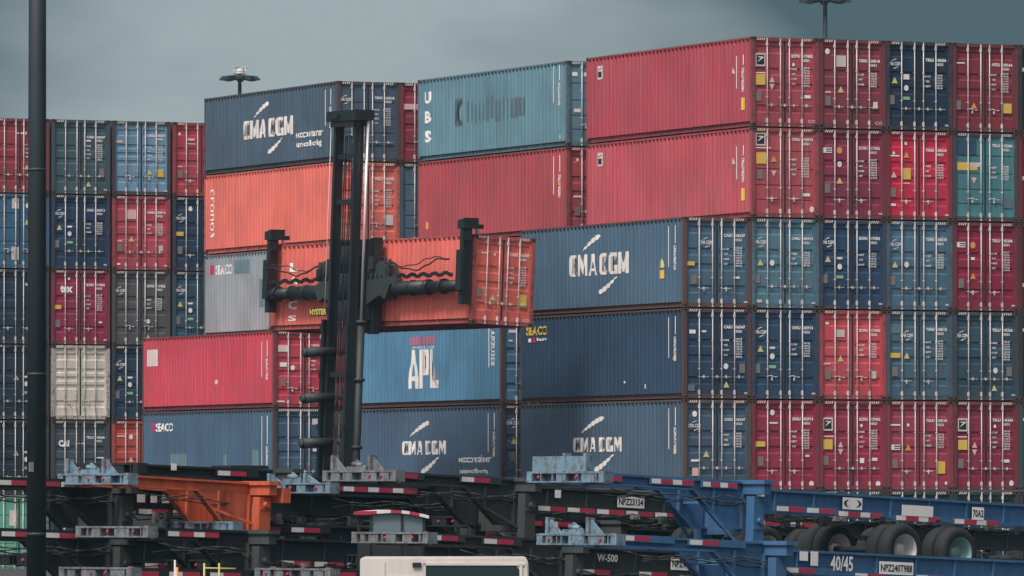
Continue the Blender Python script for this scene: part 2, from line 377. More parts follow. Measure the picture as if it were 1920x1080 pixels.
def cma(m,u=.13,v=.745):
    m.g='logo'
    m.end('w',text_geo('CMA CGM',.03),u,v,.44,.12)
    sv,sf=swoosh(); m.end('w',(sv,sf),u-.01,v+.042,.18,.08); sv,sf=swoosh(False); m.end('w',(sv,sf),u+.03,v-.042,.18,.08); m.g=None
def style(m,st,k):
    """st: list of tokens"""
    for t in st.split():
        m.g=None
        a=t.split(':'); c=a[0]; q=[float(x) for x in a[1].split(',')] if len(a)>1 else []
        if c=='cma': cma(m,*q)
        elif c=='tex': m.end('w',text_geo('tex',.06),.26,.745,.52,.30,name='lettering')
        elif c=='cai': m.end('w',text_geo('CAI',.06),.22,.69,.44,.26,name='lettering'); m.end('w',rectgeo(),.5,.69,.4,.03)
        elif c=='id': ids(m,k,*(q or (.795,)))
        elif c=='data': data(m,k)
        elif c=='data3': data(m,k+1,v=.50,rows=3)
        elif c in('T','To','Tt','Tw'): m.end({'T':'t','To':'o','Tt':'t','Tw':'P'}[c],trigeo(),q[0],q[1],.22,.2)
        elif c=='Ti': vs,fs=trigeo(); m.end('P',([(x,1-y) for x,y in vs],[f[::-1] for f in fs]),q[0],q[1],.2,.2)
        elif c=='O': m.end('w',circgeo(),q[0],q[1],.17,.19,name='white_disc')
        elif c=='Oo': m.end('o',circgeo(),q[0],q[1],.2,.22)
        elif c=='Os': m.end('w',circgeo(),q[0],q[1],.1,.11)
        elif c=='plate': m.end('p',rectgeo(),q[0],q[1],.2,.30)
        elif c in 'wygqPDFk' and len(q)>3: m.end(c,rectgeo(),q[0],q[1],q[2],q[3],name='white_label' if c=='w' else None)
        elif c=='sq':
            m.g='emblem%d'%m.n   # white bordered emblem with dark field and light curve
            m.end('q',rectgeo(),q[0],q[1],.36,.42); m.end('k',rectgeo(),q[0],q[1],.27,.31,YD-.002)
            m.end('w',swoosh(),q[0],q[1]+.005,.2,.16,YD-.004); m.end('w',rectgeo(),q[0]-.0,q[1]+.03,.16,.03,YD-.004)
        elif c=='diam': m.end('P',trigeo(),q[0],q[1]+.04,.2,.2); vs,fs=trigeo(); m.end('P',([(x,1-y) for x,y in vs],[f[::-1] for f in fs]),q[0],q[1]-.045,.2,.2); m.end('k',rectgeo(),q[0],q[1],.2,.04,YD-.002)
        elif c=='bar3':  # small emblem of white and black bars
            m.end('w',rectgeo(),q[0],q[1],.32,.17); m.end('k',rectgeo(),q[0]+.02,q[1]+.012,.2,.04,YD-.002); m.end('k',rectgeo(),q[0]+.02,q[1]-.012,.2,.03,YD-.002)
        elif c=='nub': m.end('w',text_geo('45',.03),q[0] if q else .92,q[1] if q else .065,.14,.06)
        elif c=='loop': m.end('w',text_geo('CO',.01),.90,.07,.26,.1)
        elif c=='txt': pass
SIDE={}
def sidelines(m,k=0,h0=1.3,h1=2.6):
    m.side('w',rectgeo(),1.02,1.07,h0,h1); m.side('w',rectgeo(),.60,.65,h0+.75,h1+.02)
    m.side('w',text_geo(IDS[k%6].replace(' ',''),.02),.56,.70,h0-.1,h0+.68,rot=True)
COUNT=0
def container(name_label,x,y,z,rgb,st='',door=0,handle=0,full=True,sidefn=None,rot=0,roll=0,hs=1.0,barmat=None,k=None,stripes='stripes',group='stacked shipping containers',parts=True,cols=None):
    global COUNT; COUNT+=1; k=COUNT if k is None else k
    t=thing('shipping_container',name_label,'container',(x,y,z),(0,roll,rot),group)
    if hs!=1: t.scale=(1,1,hs)
    pm=paint(rgb); fm=framep(cols or rgb)
    fr=obj('frame',ME['frame'],t,mats=[fm])
    for (cx,cy,cz) in ((0,0,0),(CW-.178,0,0),(0,0,HB-.118),(CW-.178,0,HB-.118),(0,CL-.162,0),(0,CL-.162,HB-.118)):
        c=obj('corner_casting',ME['cast'],fr,(cx,cy,cz)); 
    obj('side_wall',ME['side'],t,mats=[pm]); obj('side_wall',ME['sider'],t,mats=[pm])
    obj('roof',ME['roof'],t,mats=[pm]); obj('floor',ME['floor'],t); obj('end_wall',ME['end'],t,mats=[pm]); obj('door_seal',ME['seal'],t)
    for i,dx in enumerate((.125+.004,CW/2+.004)):
        d=obj('door',ME['door%d'%door],t,(dx,0,0),mats=[pm])
        for u in ((.234,.43),(.564,.753))[i]:
            b=obj('locking_bar',ME['bar'],d,(u*CW-dx,0,0))
            if barmat: b.material_slots[0].link='OBJECT'; b.material_slots[0].material=barmat
            if u in(.234,.564) or handle==0:
                obj('door_handle',ME['handle%d'%handle],b,(.16,0,0))
    if stripes: obj('height_stripes',ME[stripes],fr)
    m=Marks(); style(m,st,k)
    if sidefn: sidefn(m)
    for (key,_,nm),b in m.b.items(): build(nm or DEC[key][0],b,DEC[key][1],t)
    return t
# ---- side artwork
def s_cma(ta=4.0,tb=8.55,za=1.12,zb=1.83,eco=False,sw=0,warn=False):
    def f(m):
        m.side('C',heavy('CMA CGM'),ta,tb,za,zb)
        c=(ta+tb)/2
        m.side('C',swoosh(),c-.05,c+1.25,zb+.12,zb+.62); m.side('C',swoosh(False),c-1.35,c-.05,za-.62,za-.1)
        if eco:
            m.side('w',text_geo('ecocontainer',.02),1.25,3.75,.98,1.24); m.side('w',text_geo('bamboo flooring',.02),1.45,3.7,.58,.86)
        sidelines(m,0)
        if warn: m.side('y',rectgeo(),1.35,1.75,.95,1.22); m.side('t',trigeo(),1.35,1.75,1.3,1.6)
    return f
def s_cma_low(eco=False):
    def f(m):
        m.side('C',heavy('CMA CGM'),4.5,8.1,1.25,1.72)
        m.side('C',swoosh(),5.9,7.5,1.9,2.4); m.side('C',swoosh(False),5.1,6.5,.6,1.15)
        if eco: m.side('w',text_geo('ecocontainer',.02),.85,3.5,.96,1.2); m.side('w',text_geo('bamboo flooring',.02),1.05,3.4,.55,.76)
        sidelines(m,1); m.side('t',trigeo(),.5,.72,1.15,1.35)
    return f
def s_plainlines(m): sidelines(m,2)
def s_triton(m):
    sidelines(m,3,1.25,2.3); m.side('q',rectgeo(),10.9,11.35,2.1,2.55); m.side('k',rectgeo(),10.98,11.25,2.16,2.36); m.side('k',swoosh(),11.0,11.3,2.38,2.5)
    m.side('y',rectgeo(),.45,.72,.55,.95); m.side('P',trigeo(),1.2,1.4,1.75,1.98)
def s_ubs(m):
    m.g='ubs'
    for i,ch in enumerate('UBS'): m.side('w',text_geo(ch,.05),11.1,11.65,2.0-i*.68,2.42-i*.68)
    m.g='ghost'
    for i in range(16):
        y=8.3-i*.33; h=random.uniform(.62,.85); w=random.uniform(.10,.22)
        if i in (0,): continue
        m.side('G',rectgeo(),y,y+w,1.15+random.uniform(-.05,.12),1.15+h)
    m.side('G',heavy('C'),8.5,9.1,1.1,2.05)
    m.g=None
    sidelines(m,4,1.5,2.75); m.side('w',rectgeo(),.5,.62,.28,.4)
def s_orange(m):
    m.side('w',text_geo('cronos',.0),11.2,11.62,.6,2.35,rot=True)
def s_carried(m):
    m.g='v'
    for i,ch in enumerate('LALC'): m.side('w',text_geo(ch,.03),10.5,11.0,1.95-i*.42,2.25-i*.42)
    m.side('w',text_geo('S',.03),10.5,11.0,.3,.5)
def s_seaco_grey(m):
    m.side('m',rectgeo(),11.25,11.7,2.18,2.52); m.side('w',text_geo('SEACO',.02),9.5,11.15,2.16,2.5)
    m.side('F',rectgeo(),8.0,9.4,2.15,2.62); m.side('F',rectgeo(),5.7,7.0,.95,1.9)
def s_seaco_blue(m):
    m.side('m',rectgeo(),11.0,11.4,2.18,2.48); m.side('w',text_geo('SEACO',.02),9.3,10.92,2.16,2.46); sidelines(m,5,.9,2.6)
    m.side('F',rectgeo(),8.0,9.5,.7,1.35); m.side('F',rectgeo(),4.2,4.6,.75,1.3); m.side('F',rectgeo(),1.3,1.9,.6,1.45)
def s_seaco_navy(m):
    m.side('Y',text_geo('SEACO',.03),10.1,11.75,2.24,2.54); m.side('m',trigeo(),11.0,11.3,2.0,2.2); m.side('w',text_geo('leasing',.03),10.1,10.9,2.02,2.16); m.side('w',rectgeo(),11.4,11.55,2.02,2.14)
    sidelines(m,0,1.3,2.6); m.side('t',trigeo(),.5,.75,1.25,1.45); m.side('w',rectgeo(),4.2,4.35,.55,.62); m.side('w',rectgeo(),2.7,2.8,.35,.5)
def s_red_square(m):
    m.side('q',rectgeo(),10.75,11.75,1.75,2.4); m.side('P',rectgeo(),5.05,5.35,.95,1.12); sidelines(m,1,1.15,2.5)
def s_apl(m):
    m.side('C',heavy('APL',.08),5.15,7.65,.62,1.95)
    m.side('e',rectgeo(),5.3,7.5,2.12,2.4)
    m.side('w',text_geo('AMERICAN',.0),5.5,7.3,1.98,2.07)
    m.side('w',rectgeo(),.98,1.03,1.25,2.7); m.side('w',rectgeo(),.5,.55,1.25,2.7); m.side('w',text_geo('APZU358',.02),.6,.9,1.3,2.5,rot=True)
def s_brick(m):
    sidelines(m,3,1.3,2.6); m.side('o',rectgeo(),11.3,11.5,.5,.75); m.side('o',rectgeo(),.55,.7,1.6,1.75)
def s_crimson(m):
    m.side('w',text_geo('CAI',.05),.3,1.5,1.2,1.7)
    m.side('w',swoosh(),10.9,11.7,1.2,2.3); m.side('w',text_geo('K',.05),9.0,9.4,1.6,2.2); m.side('w',rectgeo(),6.9,7.2,1.5,2.2)

P=2.4288; G=1.4877
BY={1:0,2:CL+G,3:2*(CL+G)}
ZT={1:[6,5,4,3,2,1,0],2:[6,5,4,3,2,1,0],3:[6,5,4,3,2,1,0]}
def zb(b,l):
    z=(6-l)*H
    adj={3:{1:.05,2:.03,3:-.14,4:.05}}.get(b,{})
    return z+adj.get(l,0)
ORD=['top','second','third','fourth','fifth','bottom']
COLN=['','first column','second column','third column','fourth column','fifth column','cut column']
def put_c(b,c,l,rgb,desc,**kw):
    ztop=zb(b,l-1); zbot=zb(b,l); hs=(ztop-zbot)/H
    blk={1:'front block',2:'middle block',3:'block behind the mast'}[b]
    if b==1:
        lab=f"{desc}, {ORD[l-1]} level, {COLN[c]} of front block"
    if 0:
        lev=('top of' if (l==1 or (c==1 and l==3)) else ORD[l-1]+' level,' if c>1 else ['second','third','bottom'][l-4]+' level,')
    elif b==2: lab=f"{desc}, {ORD[l-1]} level of middle block"
    else: lab=f"{desc}, {ORD[l-1]} level behind the lift mast"+(' sliver' if c==2 else '')
    return container(lab,(c-1)*P+.008,BY[b],zbot+.004,rgb,hs=hs,**kw)
NAV='cma:.13,.745 id T:.135,.56 w:.31,.57,.2,.07 O:.31,.475 g:.31,.36,.26,.1 plate:.09,.34 nub data3'
# front block, door ends
put_c(1,2,1,(170,64,78),'red container with framed emblem and yellow placard',st='sq:.14,.745 id y:.14,.525,.34,.34 w:.14,.60,.36,.03 diam:.31,.49 Os:.63,.70 plate:.11,.34 w:.84,.345,.22,.1 data loop',sidefn=s_triton,handle=0)
put_c(1,3,1,(132,50,64),'dull red container with white notice between left bars',st='O:.13,.86 q:.335,.755,.36,.36 id:.765 T:.33,.44 P:.14,.405,.2,.06 plate:.14,.31 q:.85,.27,.16,.22 data3 loop')
put_c(1,4,1,(20,48,74),'navy container with green label and two white discs',st=NAV.replace('w:.31,.57,.2,.07','w:.31,.60,.22,.17'),handle=0)
put_c(1,5,1,(128,42,58),'dark red container with yellow placard on right door',st='w:.13,.775,.3,.04 id:.765 data To:.33,.30 y:.84,.275,.32,.32 plate:.09,.30',handle=1,stripes=None)
put_c(1,6,1,(24,42,58),'dark navy container cut by picture edge',st='w:.1,.72,.2,.12')
put_c(1,2,2,(182,74,84),'salmon red container with dark emblem and grooved doors',st='sq:.14,.87 id:.875 w:.18,.775,.55,.03 y:.15,.66,.36,.36 To:.335,.655 Ti:.335,.49 plate:.13,.48 data w:.82,.26,.26,.1 O:.9,.1',sidefn=s_triton,door=1,handle=2)
put_c(1,3,2,(138,42,72),'maroon container with bar emblem and orange disc',st='bar3:.13,.765 Oo:.31,.765 O:.31,.61 id T:.31,.43 plate:.13,.34 data nub',handle=2)
put_c(1,4,2,(196,32,66),'bright crimson container with yellow placard between left bars',st='Os:.3,.86 Os:.12,.75 w:.12,.72,.4,.04 To:.31,.735 P:.31,.415,.26,.05 y:.31,.52,.32,.36 Tw:.12,.51 plate:.11,.31 id:.79 data3 nub w:.11,.17,.18,.08',handle=2,cols=(150,30,60))
put_c(1,5,2,(66,136,146),'turquoise container with faded blue patch and yellow lettering strip',st='D:.2,.835,.8,.48 y:.23,.62,.75,.25 q:.36,.64,.4,.14 Ti:.33,.46 id:.86 data3 F:.84,.215,.4,.34',door=1,handle=1,cols=(70,70,78))
put_c(1,6,2,(130,32,52),'crimson container cut by picture edge',st='w:.1,.5,.2,.12')
put_c(1,1,3,(66,100,126),'slate blue container with yellow label and CMA CGM side',st='cma:.335,.72 id:.80 y:.11,.485,.30,.13 plate:.16,.31 data w:.8,.335,.16,.07 nub',sidefn=s_cma(4.0,8.4,1.2,1.9,warn=True),handle=2,cols=(110,72,74))
put_c(1,2,3,(80,126,146),'grey-blue container with white disc and patched lower doors',st='cma:.13,.735 id:.78 T:.135,.51 O:.31,.505 plate:.09,.33 q:.12,.08,.18,.09 nub data3',handle=0)
put_c(1,3,3,(32,68,106),'navy container with green label between its left bars',st=NAV)
put_c(1,4,3,(72,112,138),'grey-blue container with yellow triangle and even doors',st='cma:.13,.735 id T:.135,.51 O:.31,.51 plate:.1,.33 nub data3')
put_c(1,5,3,(138,26,60),'crimson container with bar emblem and orange disc',st='bar3:.13,.745 Oo:.31,.74 w:.31,.59,.14,.09 id:.795 To:.31,.395 plate:.13,.31 data nub',handle=2)
put_c(1,6,3,(100,22,48),'deep crimson container cut by picture edge',st='w:.1,.3,.2,.12')
put_c(1,1,4,(34,66,96),'dark blue container with yellow SEACO on its long side',st='w:.14,.74,.22,.12 w:.31,.745,.16,.06 id data O:.63,.36 T:.635,.16 plate:.87,.34 F:.12,.12,.25,.2 nub',sidefn=s_seaco_navy,cols=(92,62,66))
put_c(1,2,4,(36,70,104),'navy container with green label and scuffed lower doors',st=NAV,handle=1)
put_c(1,3,4,(196,70,82),'bright red container with white label between left bars',st='w:.12,.85,.12,.07 q:.31,.74,.36,.24 id:.775 T:.32,.46 P:.12,.40,.26,.06 plate:.13,.28 q:.82,.28,.18,.24 data3',handle=1)
put_c(1,4,4,(66,102,122),'weathered slate container with yellow label and pale patch',st='F:.13,.80,.45,.3 cma:.31,.725 id y:.13,.50,.4,.16 T:.31,.50 plate:.13,.32 data',handle=2)
put_c(1,5,4,(46,78,98),'dull slate container with triangle at foot of right door',st='cma:.135,.73 id data T:.63,.145 O:.65,.34 plate:.86,.33 nub')
put_c(1,6,4,(36,54,64),'dark slate container cut by picture edge',st='w:.1,.8,.2,.1',door=1)
put_c(1,1,5,(64,90,114),'slate grey container with white disc above its emblem',st='O:.17,.84 cma:.17,.71 id:.78 T:.34,.40 w:.17,.325,.26,.07 P:.18,.20,.22,.26 data3',sidefn=s_cma_low(),cols=(96,84,84))
put_c(1,2,5,(150,36,66),'crimson container with long yellow label on left door',st='y:.13,.51,.36,.17 O:.31,.86 w:.33,.745,.3,.05 e id:.79 plate:.14,.32 data w:.83,.38,.14,.06 O:.89,.07',handle=2)
put_c(1,3,5,(154,36,68),'crimson container with white-bordered emblem and yellow placard',st='sq:.13,.735 id:.79 w:.14,.60,.36,.03 y:.13,.51,.34,.32 diam:.32,.47 Os:.63,.72 plate:.1,.33 w:.64,.33,.16,.16 w:.83,.345,.2,.1 data O:.88,.07')
put_c(1,4,5,(160,54,78),'rose red container with yellow crest placard on right door',st='w:.13,.73,.4,.05 Os:.33,.73 bar3:.14,.48 To:.33,.48 id:.78 y:.82,.255,.34,.4 plate:.13,.3 data3 Os:.9,.08',handle=2,stripes='stripes')
put_c(1,5,5,(134,32,62),'dark crimson container with white-bordered emblem',st='sq:.15,.735 id:.79 w:.14,.60,.36,.03 y:.15,.51,.34,.32 diam:.33,.47 Os:.64,.72 plate:.12,.3 w:.82,.33,.2,.1 data O:.89,.08')
put_c(1,6,5,(40,92,98),'teal container cut by picture edge',st='w:.1,.8,.2,.1')
for c,col,d in ((1,(40,70,92),'blue container'),(2,(120,36,56),'dark red container'),(3,(34,56,66),'dark green container'),(4,(34,58,66),'dark green container'),(5,(34,58,66),'dark green-grey container'),(6,(36,56,64),'dark grey container')):
    put_c(1,c,6,col,d,st='id data3' if c!=2 else 'id')
# middle block
put_c(2,2,1,(92,136,152),'grey-blue container with U B S and ghosted side lettering',st='w:.13,.845,.2,.13 w:.31,.845,.2,.13 w:.17,.42,.25,.12',sidefn=s_ubs,door=1,handle=1)
put_c(2,2,2,(168,66,74),'brick red container with small orange mark on its side',st='Os:.17,.85 w:.17,.42,.3,.06 plate:.17,.25',sidefn=s_brick)
for l,col in ((3,(60,90,110)),(4,(140,50,64)),(5,(40,70,100)),(6,(60,80,90))): put_c(2,2,l,col,'partly hidden container')
put_c(2,1,4,(74,132,170),'sky blue container with peeling APL lettering',st='w:.18,.85,.3,.1 w:.15,.74,.15,.06',sidefn=s_apl,cols=(92,62,64))
put_c(2,1,5,(64,92,122),'slate blue container with CMA CGM and ecocontainer lettering',st='cma:.18,.79 T:.2,.58 plate:.18,.4',sidefn=s_cma_low(True),cols=(76,72,80))
put_c(2,1,6,(44,62,80),'dark blue container')
# block behind the mast
put_c(3,1,1,(66,90,110),'slate container with CMA CGM and ecocontainer on its side',st='cma:.13,.77 id:.80 data',sidefn=s_cma(4.0,8.55,1.15,1.83,eco=True),door=1,handle=0,cols=(74,78,88))
put_c(3,1,2,(222,110,96),'orange container with white script down its side',st='id:.80 data q:.83,.30,.34,.36',sidefn=s_orange,handle=1)
put_c(3,1,3,(138,152,158),'light grey container with SEACO lettering and blue patches',st='',sidefn=s_seaco_grey,cols=(112,112,116))
put_c(3,1,4,(170,40,70),'crimson container',st='O:.2,.9')
put_c(3,1,5,(120,130,136),'pale grey container'); put_c(3,1,6,(50,60,70),'dark grey container')
put_c(3,2,1,(146,44,68),'crimson container with pink label',st='P:.2,.70,.9,.20',handle=1); put_c(3,2,2,(78,108,128),'blue-grey container',door=1,st='')
for l,col in ((3,(60,90,110)),(4,(140,50,64)),(5,(40,70,100)),(6,(60,80,90))): put_c(3,2,l,col,'partly hidden container')
put_c(3,0,4,(196,62,80),'bright red container with white square on its side',st='q:.16,.77,.40,.24 w:.16,.56,.26,.16 O:.31,.52 plate:.16,.33 id:.815 data3 w:.12,.08,.3,.05',sidefn=s_red_square,handle=1,cols=(150,52,68))
put_c(3,0,5,(62,96,124),'blue container with SEACO lettering and pale patches',st='q:.67,.84,.26,.2 w:.67,.6,.2,.1 w:.67,.5,.2,.1',sidefn=s_seaco_blue,stripes='stripesF',cols=(88,66,72))
put_c(3,0,6,(164,22,50),'crimson container with white emblem',st='w:.2,.5,.5,.2',sidefn=s_crimson)
# left background block
LX,LY,LZ,LP=1.9397,53.506,17.306-6*H,2.514
def put_l(c,l,rgb,desc,**kw):
    col=['first','second','third','fourth'][c]+' column'
    return container(f"{desc}, {ORD[l-1]} level, {col} at far left",LX+(c-2)*LP+.05,LY,LZ+(6-l)*H,rgb,**kw)
put_l(0,1,(146,54,62),'dull red container',st='w:.5,.8,.3,.05 Os:.6,.8 T:.62,.35 data')
put_l(0,2,(52,104,142),'blue container with pale grey boxes on its end',st='q:.43,.87,.30,.40 O:.635,.84 T:.62,.62 q:.43,.2,.34,.5',door=1,handle=1)
put_l(0,3,(26,54,76),'dark navy container',st='id',handle=2)
put_l(0,4,(24,50,72),'dark navy container with green label',st='T:.45,.56 w:.62,.57,.2,.07 O:.62,.475 g:.62,.36,.26,.1')
put_l(0,5,(22,44,62),'dark blue container with small white disc',st='T:.45,.56 w:.62,.57,.2,.07 O:.62,.475 g:.62,.36,.26,.1')
put_l(0,6,(96,176,150),'mint green container',st='q:.40,.7,.3,.6 k:.5,.12,.1,.1',door=1,handle=1)
put_l(1,1,(62,92,104),'slate green-grey container with weathered doors',st='id:.77 data T:.63,.14 nub w:.63,.72,.2,.06 plate:.86,.3')
put_l(1,2,(26,56,90),'navy container with green label and white disc',st=NAV)
put_l(1,3,(146,38,72),'crimson container with white tex lettering',st='tex id:.8 y:.1,.50,.34,.16 Os:.3,.88 plate:.11,.28 data w:.84,.3,.14,.07 nub',handle=2)
put_l(1,4,(216,206,196),'cream container with cream locking bars',st='p:.08,.28,.2,.25',door=2,handle=1,barmat=paint((206,194,180),.4))
put_l(1,5,(66,78,92),'dark grey container with white CAI lettering',st='cai id:.77 w:.84,.5,.3,.05')
put_l(1,6,(40,60,74),'dark slate container',st='cma:.2,.6 Tw:.2,.1')
put_l(2,1,(108,150,180),'pale blue container with yellow placard',st='m:.12 P:.12,.72,.26,.1 m:1 id:.81 data T:.64,.32 y:.83,.305,.26,.3 nub',door=2,handle=1,cols=(70,66,76))
put_l(2,2,(182,64,80),'red container with pink notice between left bars',st='P:.335,.75,.38,.36 T:.33,.42 id:.78 P:.13,.39,.2,.06 plate:.13,.30 q:.84,.3,.18,.22 data3 nub w:.11,.08,.14,.07')
put_l(2,3,(88,86,90),'grey-brown container with faded doors',st='cma:.13,.73 id data3 O:.62,.32 Tw:.62,.11',handle=1)
put_l(2,4,(28,56,84),'navy container with green label',st=NAV)
put_l(2,5,(194,74,66),'orange-red container with white triangle',st='w:.16,.79,.34,.04 O:.33,.78 Tw:.33,.48')
put_l(2,6,(120,40,44),'dark red container')
put_l(3,1,(172,58,72),'red container with narrow ladder of pale marks',st='Os:.12,.84 P:.32,.77,.30,.1 w:.32,.71,.38,.03 P:.13,.40,.2,.05 plate:.13,.3',handle=2)
put_l(3,2,(26,56,86),'navy container with yellow label',st='cma:.13,.71 O:.31,.84 y:.12,.5,.34,.16 plate:.13,.28',handle=2)
put_l(3,3,(40,82,106),'slate blue container with green label',st=NAV)
put_l(3,4,(60,80,96),'hidden grey container'); put_l(3,5,(60,80,96),'hidden slate container'); put_l(3,6,(60,80,96),'hidden dark container')

# ------------------------------------------------------------------ container held by the lift truck
CA=R(9.0); LEAN=R(2.4)
corner=at(882.6,606.3,229.5)
container('salmon orange container hanging from the lift truck spreader, yellow placard on doors',corner.x,corner.y,corner.z,(218,100,88),
  st='w:.2,.8,.26,.04 w:.36,.79,.06,.08 id:.80 data T:.345,.31 y:.83,.285,.30,.42 plate:.13,.36 loop',sidefn=s_carried,handle=0,rot=CA,roll=LEAN,cols=(196,84,78),group=None)
M_STEEL=mat('dark_truck_paint',(.011,.018,.022),.42,.0,'paint',.9); M_STEEL2=mat('grey_truck_paint',(.026,.034,.035),.55,0,'paint',.6)
M_CHROME=mat('chrome_rod',(.75,.72,.70),.25,.6,'plain'); M_RUB=mat('black_rubber',(.015,.017,.019),.85,0,'paint',.3); M_GLASS=mat('dark_glass',(.02,.035,.04),.08,0,'plain')
U=Vector((math.cos(CA),math.sin(CA),0)); V=Vector((-math.sin(CA),math.cos(CA),0))
g=corner-U*1.32+V*6.1; g.z=0
lift=thing('container_lift_truck','dark mast lift truck raising a salmon orange container with its side spreader','lift truck',g,(0,0,CA))
TL=math.tan(LEAN)
def lx(z): return z*TL      # forward lean of the mast with height
def mb(bm,x0,x1,y0,y1,z0,z1,n=1):
    A=[(x0,y0),(x1,y0),(x1,y1),(x0,y1)]
    lo=[bm.verts.new((x+lx(z0),y,z0)) for x,y in A]; hi=[bm.verts.new((x+lx(z1),y,z1)) for x,y in A]
    bm.faces.new(lo[::-1]); bm.faces.new(hi)
    for i in range(4): bm.faces.new((lo[i],lo[(i+1)%4],hi[(i+1)%4],hi[i]))
for s in (-1,1):
    bm=bmesh.new(); a,b=(.68,.82) if s>0 else (-.82,-.68)
    mb(bm,-.30,-.24,a,b,.5,8.5); mb(bm,.16,.22,a,b,.5,8.5); mb(bm,-.24,.16,a+.05*(s<0)*0,a+.05,.5,8.5) if s<0 else mb(bm,-.24,.16,b-.05,b,.5,8.5)
    for z in (1.5,3.2,4.9,6.6,8.1): mb(bm,-.34,.24,a-.02,b+.02,z,z+.18)
    build('outer_mast_rail',bm,M_STEEL,lift)
    bm=bmesh.new(); a,b=(.54,.66) if s>0 else (-.66,-.54)
    mb(bm,-.18,-.13,a,b,1.0,15.1); mb(bm,.10,.15,a,b,1.0,15.1); mb(bm,-.13,.10,min(a,b)+.04,max(a,b)-.04,1.0,15.1)
    build('inner_mast_rail',bm,M_STEEL,lift)
bm=bmesh.new(); mb(bm,-.36,.34,-.92,.86,14.98,15.32); mb(bm,-.30,.28,-.70,.70,14.80,14.98); mb(bm,-.42,-.36,.1,.5,15.05,15.2)
build('mast_top_beam',bm,M_STEEL,lift)
for z in (13.75,12.25,6.6,3.0):
    bm=bmesh.new(); mb(bm,-.10,.10,-.52,.52,z,z+.16); build('mast_crossmember',bm,M_STEEL,lift)
for s,y,x,r0,z0 in ((1,-.84,.18,.05,8.45),(1,.80,-.20,.012,8.2)):  # thin pale second rod is added as the highlight along the mast edge
    bm=bmesh.new(); cyl(bm,(x+lx(z0),y,z0),(x+lx(15),y,15.0),r0,12); c=build('lift_rod_and_edge_highlight',bm,M_CHROME if y<0 else M_BAR,lift)
    bm=bmesh.new(); cyl(bm,(x+lx(.8),y,.8),(x+lx(z0),y,z0),.13 if y<0 else .07,14); 
    for z in (z0-.12,z0-2.0,z0-4.2): cyl(bm,(x+lx(z),y,z),(x+lx(z+.1),y,z+.1),.19 if y<0 else .1,14)
    build('lift_cylinder',bm,M_STEEL2,lift)
for y in (-.16,-.04,.14,.24):
    bm=bmesh.new(); tube(bm,[(.02+lx(z)+.02*math.sin(z*1.7+y*9),y+.02*math.sin(z*.9),z) for z in [1+i*.9 for i in range(16)]],.022,6); build('mast_hose',bm,M_RUB,lift)
for z in (7.42,5.92,4.45):
    bm=bmesh.new(); cyl(bm,(-1.0+lx(z),.62,z-.02),(.1+lx(z),.55,z+.04),.17,16,.14); cyl(bm,(-1.11+lx(z),.62,z-.02),(-1.0+lx(z),.62,z-.02),.10,16,.17); cyl(bm,(.1+lx(z),.2,z),(.35+lx(z),-.5,z+.08),.07,10)
    build('tilt_arm',bm,M_STEEL2,lift)
bm=bmesh.new(); mb(bm,-.60,-.56,.0,1.12,8.60,8.88); sg=build('maker_sign',bm,M_BLK,lift)
bm=bmesh.new(); put(bm,text_geo('HYSTER',.04),lambda a,b:(-.605+lx(8.7),1.06-a*1.0,8.64+b*.20)); bmesh.ops.recalc_face_normals(bm,faces=bm.faces); build('lettering',bm,DEC['Y'][1],sg)
# carriage
bm=bmesh.new()
mb(bm,.34,.60,-.95,.95,8.45,11.1); mb(bm,.26,.34,-.5,.5,8.9,10.6); mb(bm,.5,.78,-1.05,-.72,8.0,11.15)
build('carriage',bm,M_STEEL,lift)
def ygon(bm,pts,x0,x1,zoff=0):  # polygon in y,z
    A=[bm.verts.new((x0+lx(z),y,z)) for y,z in pts]; B=[bm.verts.new((x1+lx(z),y,z)) for y,z in pts]; n=len(pts)
    bm.faces.new(A); bm.faces.new(B[::-1])
    for i in range(n): bm.faces.new((A[(i+1)%n],A[i],B[i],B[(i+1)%n]))
    
for s in (-1,1):
    bm=bmesh.new(); h=10.35 if s<0 else 9.9
    pts=[(s*.9,8.95),(s*1.7,9.25),(s*2.0,9.1),(s*2.3,9.6),(s*2.0,h-.15),(s*1.6,h),(s*.9,h-.4)]
    ygon(bm,pts,.30,.78); bmesh.ops.recalc_face_normals(bm,faces=bm.faces)
    build('spreader_housing',bm,M_STEEL2,lift)
    bm=bmesh.new()
    for i in range(5):
        y=s*(1.0+i*.26); cyl(bm,(.30+lx(10.4),y,9.8),(.42+lx(10.4),y+s*.05,10.3+.25*random.random()),.04+.05*random.random(),8)
    mb(bm,.2,.4,min(s*1.1,s*1.4),max(s*1.1,s*1.4),10.1,10.5); mb(bm,.3,.45,min(s*2.0,s*2.2),max(s*2.0,s*2.2),9.9,10.2)
    build('valve_block',bm,M_RUB,lift)
